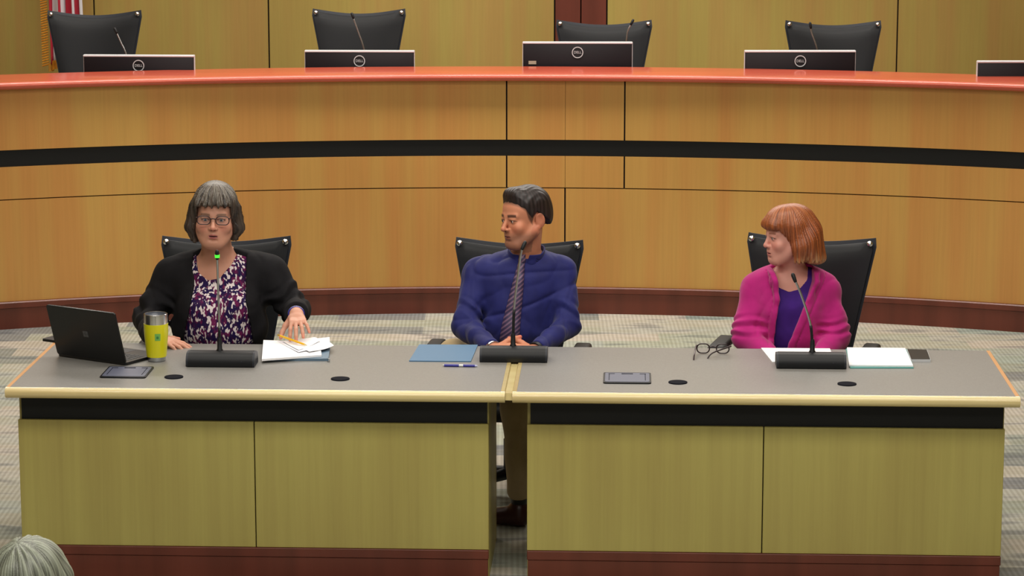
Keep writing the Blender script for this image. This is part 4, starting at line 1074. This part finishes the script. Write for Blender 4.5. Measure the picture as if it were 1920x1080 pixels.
def sleeve_end(w, e, frac, r):
    w, e = V(w), V(e); c = w+(e-w)*frac; n = unit(w-e)
    def fn(X, Y_, Z):
        d = (X-c[0])*n[0]+(Y_-c[1])*n[1]+(Z-c[2])*n[2]; rr_ = np.sqrt((X-c[0])**2+(Y_-c[1])**2+(Z-c[2])**2)
        return np.where(rr_ < r, d, -.05)
    return fn
cut(F, sleeve_end(wL, eL, .10, .09), .004); cut(F, sleeve_end(wR, eR, .26, .09), .004)
folds_arm(F, J['SL'], eL, .006, 20, .5, lo=.35, hi=1.1); folds_arm(F, J['SR'], eR, .006, 22, 1.5, lo=.35, hi=1.1); folds_arm(F, eL, wL, .005, 14, 0, lo=-.2, hi=.9)
disp(F, lambda X, Y_, Z: .0045*wob(X, Y_, Z*.6, 28, 4)); creases(F, .004, 15, 3, (1, 1, .6))
card = cloth_obj('cardigan', p1, F, 'cardblack')
lower(p1, hips, knees, ank, 'dkcloth', J['pelvis'], 1.15, None); shoes(p1, list(zip(ank, toes)), M['blkshoe'] and 'blkshoe')
# brooch, bracelet, earring
bv = bvh_of(card); q, nn = sightY(bv, 461, 536)
bm = BM(); lathe(bm, [(.009, 0), (.009, .002), (.004, .004)], 16); lathe(bm, [(.004, .004), (.003, .006)], 12)
bmesh.ops.transform(bm, matrix=Matrix.Translation(q) @ Vector((0, 0, 1)).rotation_difference(nn).to_matrix().to_4x4(), verts=bm.verts); obj('brooch', bm, M['gold'], p1, world=True, angle=40)
c = Vector(wR+(eR-wR)*.16); ax_ = Vector(unit(wR-eR)); Rb = Vector((0, 0, 1)).rotation_difference(ax_).to_matrix().to_4x4()
for k, mm in ((0, 'penblue'), (.007, 'silver'), (.014, 'penblue')):
    bm = BM(); r_ = .0315; tube(bm, [Vector((r_*cos(a), r_*.92*sin(a), -k)) for a in [2*pi*i/24 for i in range(25)]], .0032, 6, cap=False); bmesh.ops.transform(bm, matrix=Matrix.Translation(c) @ Rb, verts=bm.verts); obj('bracelet', bm, M[mm], p1, world=True, smooth=True)
for q_ in (-1, 1):
    bm = BM(); cc = hd.w((q_*.082, -.004, -.062)); tube(bm, [Vector(cc)+Vector((.008*cos(a), .0, .012*sin(a))) for a in [2*pi*i/20 for i in range(21)]], .0016, 6, cap=False); obj('earring', bm, M['silver'], p1, world=True, smooth=True)
# hair
def hair_field(head, m=.16, h=.0026):
    c = head.t; return Field(axis(c[0]-m, c[0]+m, h), axis(c[1]-m, c[1]+m, h), axis(c[2]-.20, c[2]+m, h))
def hlocal(head, F):
    X, Y_, Z = F.grid((slice(None),)*3); R = head.R; t = head.t; s = head.sc
    x, y, z = X-t[0], Y_-t[1], Z-t[2]
    return ((R[0, 0]*x+R[1, 0]*y+R[2, 0]*z)/s, (R[0, 1]*x+R[1, 1]*y+R[2, 1]*z)/s, (R[0, 2]*x+R[1, 2]*y+R[2, 2]*z)/s)
F = hair_field(hd)
F.prim(hd.ell((0, .020, .042), (.088, .108, .096), .02)); F.prim(hd.ell((0, -.030, .055), (.080, .068, .070), .03))
F.prim(hd.ell((0, .060, -.030), (.084, .060, .090), .03))
for q in (-1, 1):
    F.prim(hd.cap((q*.078, -.010, .03), (q*.092, -.012, -.045), .026, .024, .02)); F.prim(hd.cap((q*.092, -.012, -.045), (q*(.080 if q < 0 else .074), -.022, -.100), .024, .011 if q < 0 else .009, .015))
    F.prim(hd.cap((q*.080, .035, -.02), (q*.078, .03, -.10), .030, .018, .03))
F.prim(hd.cap((-.050, -.075, .050), (.035, -.082, .052), .020, .020, .02))
lx, ly, lz = hlocal(hd, F)
az = np.arctan2(lx, -ly)
g = .0026*np.sin(az*46+2.5*np.sin(lz*32)+np.sin(az*9)*2)+.0016*np.sin(az*97+lz*60)
F.F = F.F+(g*np.clip((.14-lz)/.03, 0, 1)).astype(np.float32)
# face opening with a ragged fringe line
zf = .056+.006*np.sin(az*23)+.004*np.sin(az*51+1)
hwid = .0655-.10*np.maximum(0, -.06-lz)
open_ = np.maximum(np.abs(lx)-hwid, np.maximum(lz-zf, ly-(-.028)))
F.F = smax(F.F, -open_.astype(np.float32), .006)
zb = -.098+.016*np.sin(az*7)+.008*np.sin(az*29)
F.F = smax(F.F, (zb-lz).astype(np.float32)*.8, .006)
inner = F.F*0+9; 
P, Q = F.mesh(1); C = hair_color(P, hd, (38, 30, 26), (76, 63, 53), 150, 3, (156, 150, 138))
link('hair', to_mesh('hair', P, Q, C), M['hair'], p1, smooth=True)
def face_glasses(p, head, w=.138, z=.001):
    g = bpy.data.objects.new('eyeglasses', None); COL.objects.link(g); g.parent = p; g.location = Vector(head.t)-Vector(p.location); g.empty_display_size = .05
    Mx = Matrix.Translation(head.w((0, -.101, z))) @ Matrix(head.R.tolist()).to_4x4() @ Matrix.Rotation(radians(-6), 4, 'X')
    spectacles(g, Mx, w=w, lw=.054, lh=.034, rim=.0019, temple=.11)
    return g
face_glasses(p1, hd)
# pencil held between fingers
a, b_ = W(521, 628, 10.55), W(571, 646, 10.46)
bm = BM(); t = thing('pencil', 'yellow pencil held in the hand of the woman in black', 'pencil', (a+b_)/2)
bm = BM(); tube(bm, [a+(b_-a)*.08, b_], .0042, 6); obj('barrel', bm, M['pencil'], t, world=True, angle=30)
bm = BM(); tube(bm, [a, a+(b_-a)*.08], [.0042, .0044], 10); obj('eraser_end', bm, M['gold'], t, world=True, angle=30)
bm = BM(); tube(bm, [b_, b_+(b_-a)*.10], [.0040, .0008], 8); obj('point', bm, M['maple'], t, world=True, angle=30)
# ================================================================== man in the navy shirt
hd = Head(W(984, 408, 10.98), -54, 4, -4, 1.03, fat=0, female=False, look=-.2, nose=.005)
J = dict(neck=V(W(984, 478, 11.03)), SL=V(W(897, 516, 11.04)), SR=V(W(1054, 512, 11.04)), chest=V(W(972, 545, 11.02)), belly=V(W(968, 610, 11.0)), pelvis=V((W(968, 600, 11.05).x, 11.04, .56)))
px_ = J['pelvis'][0]
eL, wL = V(W(872, 610, 10.93)), V(W(925, 654, 10.66)); eR, wR = V(W(1062, 612, 10.93)), V(W(1004, 656, 10.66))
HL, tL = hand(wL, (1, -.25, .02), (0, -.45, .9), (0, 1, .2), ((20, 30, 20), (22, 32, 20), (25, 35, 22), (28, 38, 25)), .98, thumb=unit(V((.7, .5, .35))))
HR, tR = hand(wR, (-1, -.15, .02), (0, -.35, .95), (0, 1, .2), ((20, 34, 20), (22, 36, 20), (25, 38, 22), (28, 40, 25)), .98, thumb=unit(V((-.7, .5, .35))))
G = (1.02, .98, .98)
body = torso(J, tuple(g*.92 for g in G[:2])+(.85,))
body += [('cap', J['neck']+V((0, .01, -.05)), hd.w((0, .015, -.05)), .060, .056, .03)]
body += limb(J['SL'], eL, wL, (.048, .040, .026)) + limb(J['SR'], eR, wR, (.048, .040, .026)) + HL + HR
hips = [(px_-.09, 11.0, .54), (px_+.08, 10.98, .54)]
kn2 = V(W(852, 668, 10.98)); kn1 = V(W(972, 765, 10.56))
knees = [tuple(kn2), tuple(kn1)]; ank = [tuple(kn1+V((-.10, .03, .10))), tuple(V(W(974, 916, 10.60)))]
ankz = ank[1]; toe1 = V(at_z(934, 968, .035)); toes = [tuple(V(ank[0])+V((.16, -.05, -.02))), tuple(toe1)]
for i in range(2): body += legs(hips[i], knees[i], ank[i], toes[i])
grid = skin_grid(hd, [zone(HL), zone(HR)], (px_-.42, 10.3, .0), (px_+.42, 11.3, 1.45))
SK = (208, 138, 106)
p2, _ = finish_person('person', 'man in navy shirt and striped tie with short dark hair', (px_, 11.0, 0), hd, body, SK,
    dict(lip=(158, 94, 82), brow=(36, 24, 22), blush=(190, 104, 80), browt=.0058, stubble=(120, 88, 74), fade=(46, 34, 30)), grid, (50, 32, 24), [(tL, .016, (235, 110, 100)), (tR, .016, (225, 120, 100))])
lo, hi = (px_-.40, 10.55, .48), (px_+.40, 11.26, 1.16)
F = Field(*clothgrid(lo, hi, .0048)); F.prims(torso(J, G), .010); F.prim(('cap', J['neck']+V((0, .012, -.04)), J['neck']+V((0, .014, .02)), .078, .068, .03))
F.prims(limb(J['SL'], eL, wL-(wL-eL)*.02, (.064, .058, .038)) + limb(J['SR'], eR, wR-(wR-eR)*.02, (.064, .058, .038)))
cut(F, lambda X, Y_, Z: (Z-(J['neck'][2]+.020-.18*np.maximum(0, J['neck'][1]-.0-Y_)))+0*X, .006)
cut(F, sleeve_end(wL, eL, .04, .07), .004); cut(F, sleeve_end(wR, eR, .04, .07), .004)
folds_arm(F, J['SL'], eL, .0035, 19, .5, lo=.5, hi=1.15, tw=3); folds_arm(F, J['SR'], eR, .0035, 17, 1.5, lo=.5, hi=1.15, tw=3); folds_arm(F, eL, wL, .004, 13, 0, lo=-.2, hi=.9); folds_arm(F, eR, wR, .004, 13, 2, lo=-.2, hi=.9)
disp(F, lambda X, Y_, Z: .004*wob(X*.7, Y_, Z*1.1, 26, 14)); creases(F, .0065, 17, 8, (.8, 1, 1.1)); creases(F, .003, 32, 31, (1, 1, 1))
sh = cloth_obj('shirt', p2, F, 'navy')
# collar: a folded band open at the front, with two points
cb = V(J['neck'])+V((0, .012, -.022)); ct = V(hd.w((0, .014, -.082))); cc_ = (cb+ct)/2
F = Field(*clothgrid(cb-.13, cb+.15, .003)); F.prim(('cap', cb-V((0, 0, .02)), ct+V((0, 0, .03)), .084, .068, .01))
for q in (-1, 1): F.prim(('cap', cb+V((q*.026, -.072, -.004)), cb+V((q*.050, -.074, -.034)), .020, .006, .012))
Fi = Field(*clothgrid(cb-.13, cb+.15, .003)); Fi.prim(('cap', cb-V((0, 0, .08)), ct+V((0, 0, .10)), .078, .060, .01)); F.F = smax(F.F, -Fi.F, .002)
def colcut(X, Y_, Z):
    fr = np.clip((cb[1]-Y_)/.07, 0, 1); top = cb[2]+.062-.026*fr; bot = cb[2]+.018-.020*fr-.04*np.clip((fr-.9)/.1, 0, 1)
    gap = .010+.55*np.maximum(0, cb[2]+.012-Z)*0+.35*np.maximum(0, Z-cb[2]-.0)
    d = np.maximum(Z-top, bot-Z)+0*X; g_ = np.where(fr > .3, gap-np.abs(X-cb[0]+.004), -1)
    return np.maximum(d, g_)
cut(F, colcut, .003); cloth_obj('collar', p2, F, 'navy')
# tie: knot and blade laid on the shirt
bv = bvh_of(sh)
def on(px, py, off=.006):
    q, n_ = sightY(bv, px, py); return q+Vector((0, -off, 0))
pts = [(979, 476, 6), (978, 490, 5.5), (974, 515, 8.5), (969, 545, 11.5), (963, 580, 14.5), (958, 610, 17), (955, 640, 18.5)]
bm = BM(); Lf = []
for i in range(40):
    s = i/39*(len(pts)-1); k = min(int(s), len(pts)-2); f = s-k
    x, y, w_ = [pts[k][j]*(1-f)+pts[k+1][j]*f for j in range(3)]
    row = []
    for u in (-1, -.5, 0, .5, 1):
        q = on(min(max(x+u*w_, 880), 1060), max(y, 487), .005+.007*(1-u*u))
        if y < 487: q = q+Vector((0, -.004, (487-y)*.00222))
        row.append(bm.verts.new(q))
    Lf.append(row)
for a, b in zip(Lf, Lf[1:]):
    for k in range(4): bm.faces.new((a[k], a[k+1], b[k+1], b[k]))
o = obj('tie', bm, M['tie'], p2, world=True, smooth=True); md = o.modifiers.new('t', 'SOLIDIFY'); md.thickness = .004; md.offset = 0
q = on(979, 488, .012); bm = BM(); ball(bm, q+Vector((0, 0, .004)), .017, (.95, .7, 1.15)); obj('tie_knot', bm, M['tie'], o, world=True, smooth=True)
lower(p2, hips, knees, ank, 'khaki', J['pelvis'], 1.0, None); 
# socks and shoes
for k in range(2):
    a_, t_ = V(ank[k]), V(toes[k]); pr = [('cap', a_+V((0, 0, .05)), a_-V((0, 0, .05)) if k else a_*.6+t_*.4, .041, .037, .02)]
    lo_ = np.minimum(a_, t_)-.1; hi_ = np.maximum(a_, t_)+.1; F = Field(*clothgrid(lo_, hi_, .007)); F.prims(pr); cloth_obj('sock', p2, F, 'blkshoe')
    if k: shoes(p2, [(V((a_[0]+.0, a_[1], .1)), t_)], 'shoe')
    else:
        F = Field(*clothgrid(lo_, hi_, .006)); F.prims([('cap', a_*.9+t_*.1+V((0, 0, -.015)), t_, .042, .034, .02)]); cloth_obj('shoe', p2, F, 'shoe')
def wristband(parent, w, e, frac, r, m, nm, wd=.012, face=None):
    c = Vector(w+(e-w)*frac); ax_ = Vector(unit(w-e)); Rb = Matrix.Translation(c) @ Vector((0, 0, 1)).rotation_difference(ax_).to_matrix().to_4x4()
    bm = BM(); lathe(bm, [(r, -wd/2), (r+.0025, -wd/2), (r+.0025, wd/2), (r, wd/2), (r, -wd/2)], 28, caps=False); bmesh.ops.transform(bm, matrix=Rb, verts=bm.verts); return obj(nm, bm, M[m], parent, world=True, angle=40)
wristband(p2, wL, eL, .0, .031, 'steel', 'bracelet', .008); wristband(p2, wR, eR, .0, .031, 'plastic', 'watch', .018)
# hair: short, longer and swept up on top
F = hair_field(hd, .14, .0024)
F.prim(hd.ell((0, .022, .042), (.084, .101, .090), .02)); F.prim(hd.ell((0, -.026, .058), (.073, .055, .060), .03)); F.prim(hd.ell((0, .06, -.005), (.074, .058, .07), .03))
F.prim(hd.cap((-.028, -.044, .104), (.028, -.044, .104), .020, .020, .03))
lx, ly, lz = hlocal(hd, F); az = np.arctan2(lx, -ly)
F.F = F.F+(.0007*np.sin(lx*420+3*np.sin(ly*40))).astype(np.float32)
# hairline: forehead, temples, sideburn before the ear, nape
al = np.abs(lx)
zl = np.interp(ly, [-.12, -.080, -.060, -.040, -.030, -.012, -.004, .010, .045, .08, .12], [.074, .072, .060, .040, .008, -.020, .010, .026, -.002, -.035, -.038])
F.F = F.F+(.006*np.clip(1-(lz-zl)/.035, 0, 1)*np.clip((.02-ly)/.03, 0, 1)).astype(np.float32); F.F = smax(F.F, ((zl+.004*np.sin(lx*300)-lz)*.8).astype(np.float32), .008)
# the sides are clipped close
side = np.clip((al-.055)/.03, 0, 1)*np.clip((.065-lz)/.03, 0, 1); F.F = F.F+(.0045*side*np.clip((ly+.0)/.03, 0, 1)).astype(np.float32)
P, Q = F.mesh(1); C = hair_color(P, hd, (24, 17, 17), (48, 38, 38), 120, 5)
link('hair', to_mesh('hair', P, Q, C), M['hair'], p2, smooth=True)

# ================================================================== red-haired woman in magenta
hd = Head(W(1479, 441, 10.95), -72, 4, -2, 1.0, fat=.3, look=-.1)
J = dict(neck=V(W(1482, 506, 11.0)), SL=V(W(1415, 543, 11.02)), SR=V(W(1548, 543, 11.0)), chest=V(W(1482, 565, 11.0)), belly=V(W(1482, 615, 10.98)), pelvis=V((W(1484, 600, 11.0).x, 11.02, .53)))
px_ = J['pelvis'][0]
eL, wL = V(W(1399, 632, 10.93)), V((px_-.08, 10.74, .655)); eR, wR = V(W(1566, 632, 10.93)), V((px_+.08, 10.74, .655))
HL, tL = hand(wL, (.8, -.5, -.05), (0, 0, 1), (0, 1, .2), ((20, 30, 20),)*4, .88); HR, tR = hand(wR, (-.8, -.4, .05), (0, 0, 1), (0, 1, .2), ((20, 30, 20),)*4, .88)
HR = [(p[0], p[1]+V((0, 0, .03)), p[2]+V((0, 0, .03)))+p[3:] for p in HR]
G = (.92, 1.02, .86)
body = torso(J, tuple(g*.9 for g in G[:2])+(.76,))
body += [('cap', J['neck']+V((0, .01, -.05)), hd.w((0, .015, -.05)), .054, .050, .03), ('ell', J['neck']+V((.0, -.03, -.065)), (.09, .045, .06), None, .04)]
body += limb(J['SL'], eL, wL, (.042, .038, .024)) + limb(J['SR'], eR, wR, (.042, .038, .024)) + HL + HR
hips = [(px_-.09, 10.98, .53), (px_+.09, 10.98, .53)]; knees = [(px_-.10, 10.56, .54), (px_+.10, 10.56, .54)]; ank = [(px_-.10, 10.58, .12), (px_+.10, 10.55, .12)]; toes = [(px_-.11, 10.41, .035), (px_+.11, 10.38, .035)]
for i in range(2): body += legs(hips[i], knees[i], ank[i], toes[i])
grid = skin_grid(hd, [zone(HL), zone(HR)], (px_-.42, 10.3, .0), (px_+.42, 11.3, 1.40), hh=.0045)
SK = (214, 152, 136)
p3, _ = finish_person('person', 'red-haired woman in magenta cardigan over a purple top, facing sideways', (px_, 11.0, 0), hd, body, SK,
    dict(lip=(190, 108, 104), brow=(150, 92, 70), blush=(222, 130, 116), browt=.0035), grid, (80, 96, 110), [])
trunk = torso(J, G)+[('ell', V(W(1462, 580, 10.93)), (.07, .055, .06), None, .04), ('ell', V(W(1502, 580, 10.93)), (.07, .055, .06), None, .04)]
wz = lambda x, y, Yq=10.90: W(x, y, Yq)
F = Field(*clothgrid((px_-.26, 10.66, .52), (px_+.26, 11.2, 1.10), .005)); F.prims(trunk, .002)
nx2 = [wz(a, 0).x for a in (1440, 1462, 1472, 1490, 1510, 1522, 1540)]; nz2 = [wz(1480, b).z for b in (480, 528, 541, 548, 543, 528, 480)]
def neckcut2(X, Y_, Z):
    zn = np.interp(X, nx2, nz2, left=2, right=2); d = (Z-zn)*.7
    return np.where(Y_ < J['neck'][1]+.0, d, Z-(J['neck'][2]+.01))+0*Y_
cut(F, neckcut2, .003); disp(F, lambda X, Y_, Z: .003*wob(X, Y_, Z*.6, 40, 7))
cloth_obj('top', p3, F, 'purple')
lo, hi = (px_-.36, 10.62, .48), (px_+.36, 11.26, 1.14)
F = Field(*clothgrid(lo, hi, .0048)); F.prims(trunk, .015)
F.prims(limb(J['SL'], eL, wL-(wL-eL)*.3, (.060, .056, .042)) + limb(J['SR'], eR, wR-(wR-eR)*.3, (.060, .056, .042)))
F.prim(('cap', J['SL']*.5+J['chest']*.5, eL*.75+J['SL']*.25, .045, .040, .05)); F.prim(('cap', J['SR']*.5+J['chest']*.5, eR*.75+J['SR']*.25, .045, .040, .05))
# standing shawl collar
ed = [(500, 1448, 1528), (528, 1458, 1524), (560, 1461, 1510), (600, 1452, 1496), (640, 1449, 1478), (700, 1446, 1470)]
for k in range(len(ed)-1):
    for s_, c_ in ((1, -1), (2, 1)):
        a_ = V(W(ed[k][s_]+c_*5, ed[k][0], 10.905-.02*k*.6)); b_ = V(W(ed[k+1][s_]+c_*5, ed[k+1][0], 10.905-.02*(k+1)*.6)); 
        if k < 2: F.prim(('cap', a_+V((0, .03*(1-k), 0)), b_, .018, .018, .02))
ow = sorted([(wz(0, y).z, wz(a, y).x, wz(b, y).x) for y, a, b in ed]); oz2 = [o[0] for o in ow]; oa2 = [o[1] for o in ow]; ob2 = [o[2] for o in ow]
def opening2(X, Y_, Z):
    a = np.interp(Z, oz2, oa2); b = np.interp(Z, oz2, ob2); d = np.maximum(a-X, X-b)
    return -np.maximum(d, Y_-(J['neck'][1]-.01))
cut(F, opening2, .004)
cut(F, lambda X, Y_, Z: (Z-(J['neck'][2]+.030-.25*np.maximum(0, J['neck'][1]-Y_)))+0*X, .006)
# lapel crease
def lapel(X, Y_, Z):
    b = np.interp(Z, oz2, ob2)+.030+.03*np.clip((Z-.80)/.2, 0, 1)*1.0; a = np.interp(Z, oz2, oa2)-.026
    return (.004*np.exp(-((X-b)/.004)**2)+.004*np.exp(-((X-a)/.004)**2)-.0035*((X > np.interp(Z, oz2, oa2)-.024) & (X < np.interp(Z, oz2, ob2)+.028+.03*np.clip((Z-.80)/.2, 0, 1))))*(Y_ < J['neck'][1]-.02)
disp(F, lapel)
folds_arm(F, J['SL'], eL, .0055, 34, .5, lo=.55, hi=1.15); folds_arm(F, J['SR'], eR, .0055, 36, 1.5, lo=.6, hi=1.15); folds_arm(F, J['SR'], eR, .004, 9, 1.0, lo=.0, hi=.7)
disp(F, lambda X, Y_, Z: .003*wob(X*1.2, Y_, Z*.5, 30, 21)); creases(F, .0045, 17, 41, (1.2, 1, .5))
cloth_obj('cardigan', p3, F, 'magenta')
lower(p3, hips, knees, ank, 'dkcloth', J['pelvis'], .95, None); shoes(p3, list(zip(ank, toes)), 'blkshoe')
# bob hair
F = hair_field(hd, .17, .0026)
F.prim(hd.ell((0, .018, .040), (.086, .106, .092), .02)); F.prim(hd.ell((0, -.034, .055), (.076, .062, .066), .03))
for q in (-1, 1):
    F.prim(hd.cap((q*.070, .005, .04), (q*.086, .008, -.045), .030, .030, .03)); F.prim(hd.cap((q*.086, .008, -.045), (q*.092, .000, -.098), .030, .022, .02))
    F.prim(hd.cap((q*.05, .075, .0), (q*.055, .105, -.100), .05, .032, .04)); F.prim(hd.cap((q*.085, .050, -.03), (q*.092, .068, -.105), .036, .026, .04))
F.prim(hd.cap((0, .09, .0), (0, .125, -.10), .05, .03, .04))
F.prim(hd.cap((-.045, -.078, .052), (.045, -.078, .052), .022, .022, .02))
lx, ly, lz = hlocal(hd, F); az = np.arctan2(lx, -ly+.02)
F.F = F.F+((.0012*np.sin(az*70+2*np.sin(lz*18))+.0009*np.sin(az*131))*np.clip((.13-lz)/.05, 0, 1)).astype(np.float32)
zf = .036+.003*np.sin(az*31)
open_ = np.maximum(np.abs(lx)-(.064+0*lz), np.maximum(lz-zf, ly-(-.040+.010*np.clip((-.03-lz)/.06, 0, 1))))
F.F = smax(F.F, -open_.astype(np.float32), .006)
zb = -.108+.03*np.clip((ly-.02)/.1, 0, 1)*-.35+.007*np.sin(az*37)+.004*np.sin(az*83)
F.F = smax(F.F, (zb-lz).astype(np.float32)*.9, .010)
P, Q = F.mesh(1); C = hair_color(P, hd, (112, 56, 27), (158, 84, 42), 150, 6, (205, 130, 78))  # paler crown streaks: the overhead highlight is put into the hair colour
L_ = hd.loc(P); tt = np.clip((-.070-L_[:, 2]+.02*np.sin(L_[:, 0]*300)*np.sin(L_[:, 1]*260))/.05, 0, 1)[:, None]*.55; C = C*(1-tt)+linc((205, 165, 120))*tt  # tips lightened: highlights on the hair ends painted into the colour
link('hair', to_mesh('hair', P, Q, C), M['hair'], p3, smooth=True)

# ================================================================== person in the audience, back of the head toward us
ctr = V(W(60, 1068, 6.0)); hd = Head(ctr+V((0, 0, -.052)), 175, 4, 3, .98)
z0 = hd.t[2]; x0 = hd.t[0]
J = dict(neck=V((x0, 5.96, z0-.16)), SL=V((x0-.18, 5.97, z0-.23)), SR=V((x0+.18, 5.97, z0-.23)), chest=V((x0, 5.96, z0-.36)), belly=V((x0, 5.97, z0-.55)), pelvis=V((x0, 5.95, max(.5, z0-.70))))
eL, wL, eR, wR = [V((x0+a, b, c)) for a, b, c in ((-.24, 5.98, z0-.50), (-.12, 6.22, .66), (.24, 5.98, z0-.50), (.12, 6.22, .66))]
HL, _t = hand(wL, (.2, 1, 0), (0, 0, 1), (1, 0, 0), ((15, 20, 15),)*4, .95); HR, _t = hand(wR, (-.2, 1, 0), (0, 0, 1), (-1, 0, 0), ((15, 20, 15),)*4, .95)
body = torso(J, (.92, .92, .86))+[('cap', J['neck']+V((0, 0, -.05)), hd.w((0, .01, -.05)), .056, .052, .03)]+limb(J['SL'], eL, wL, (.046, .04, .026))+limb(J['SR'], eR, wR, (.046, .04, .026))+HL+HR
pz = J['pelvis'][2]
hips = [(x0-.09, 6.0, pz), (x0+.09, 6.0, pz)]; knees = [(x0-.10, 6.42, .50), (x0+.10, 6.42, .50)]; ank = [(x0-.10, 6.40, .12), (x0+.10, 6.44, .12)]; toes = [(x0-.11, 6.57, .035), (x0+.11, 6.61, .035)]
for i in range(2): body += legs(hips[i], knees[i], ank[i], toes[i])
p4, _ = finish_person('person', 'grey-haired person seen from behind, only the top of the head in view', (x0, 6.0, 0), hd, body, (200, 150, 130), {}, skin_grid(hd, [], (x0-.40, 5.6, 0), (x0+.4, 6.7, z0+.2), hr=.005), (90, 90, 90), [])
F = Field(*clothgrid((x0-.38, 5.7, .45), (x0+.38, 6.35, z0-.08), .010)); F.prims(torso(J, (1, 1, 1)), .008); F.prims(limb(J['SL'], eL, wL, (.062, .054, .036))+limb(J['SR'], eR, wR, (.062, .054, .036))); cut(F, lambda X, Y_, Z: (Z-(J['neck'][2]+.01))+0*X+0*Y_, .006)
cloth_obj('jacket', p4, F, 'grcloth'); lower(p4, hips, knees, ank, 'dkcloth', J['pelvis'], .95, None); shoes(p4, list(zip(ank, toes)), 'blkshoe')
F = hair_field(hd, .15, .0024)
F.prim(hd.ell((0, .020, .042), (.090, .112, .094), .02)); F.prim(hd.ell((0, .055, -.03), (.082, .062, .09), .03))
for q in (-1, 1): F.prim(hd.cap((q*.074, .01, .03), (q*.082, .015, -.06), .026, .02, .03))
lx, ly, lz = hlocal(hd, F)
cx_, cy_, = lx-.012, ly-.055; an = np.arctan2(cx_, cy_); rad = np.sqrt(cx_**2+cy_**2+(lz-.13)**2)
F.F = F.F+((.0016*np.sin(an*13+rad*22+2.5*np.sin(an*3+rad*30))+.0012*np.sin(an*47+rad*34+3*np.sin(an*5)))*np.clip(rad/.05, 0, 1)).astype(np.float32)
open_ = np.maximum(np.abs(lx)-.064, np.maximum(lz-.055, ly+.03)); F.F = smax(F.F, -open_.astype(np.float32), .006)
P, Q = F.mesh(1); L_ = hd.loc(P); an = np.arctan2(L_[:, 0]-.012, L_[:, 1]-.055); rd = np.sqrt((L_[:, 0]-.012)**2+(L_[:, 1]-.055)**2+(L_[:, 2]-.13)**2)
s = np.clip(.5+.3*np.sin(an*13+rd*22+2.5*np.sin(an*3+rd*30))+.25*np.sin(an*47+rd*34+3*np.sin(an*5))+.25*np.sin(an*91+rd*50), 0, 1)[:, None]; C = linc((74, 76, 66))*s+linc((150, 156, 138))*(1-s)
link('hair', to_mesh('hair', P, Q, C), M['hair'], p4, smooth=True)
# ------------------------------------------------------------------ light
def area(name, loc, sx_, sy_, power, col=(255, 249, 240), rot=(0, 0, 0)):
    d = bpy.data.lights.new(name, 'AREA'); d.shape = 'RECTANGLE'; d.size = sx_; d.size_y = sy_; d.energy = power; d.color = lin(col)
    o = bpy.data.objects.new(name, d); COL.objects.link(o); o.location = loc; o.rotation_euler = rot; return o
area('ceiling_light', (0, 10.3, 4.1), 5.5, .7, 92)
area('ceiling_light', (0, 14.45, 4.1), 7.0, .6, 225)
area('ceiling_light', (0, 7.6, 4.1), 5.5, .8, 112)
area('ceiling_light', (0, 17.0, 4.1), 7.5, .6, 95)
area('ceiling_light', (0, 4.0, 4.1), 6.0, 1.2, 150)
wd = bpy.data.worlds.new('world'); bpy.context.scene.world = wd; wd.use_nodes = True
wd.node_tree.nodes['Background'].inputs['Color'].default_value = (.95, .95, 1, 1); wd.node_tree.nodes['Background'].inputs['Strength'].default_value = .14
sc = bpy.context.scene
sc.view_settings.view_transform = 'Standard'; sc.view_settings.look = 'None'; sc.view_settings.gamma = 1; sc.view_settings.exposure = 0.15; sc.view_settings.use_curve_mapping = False
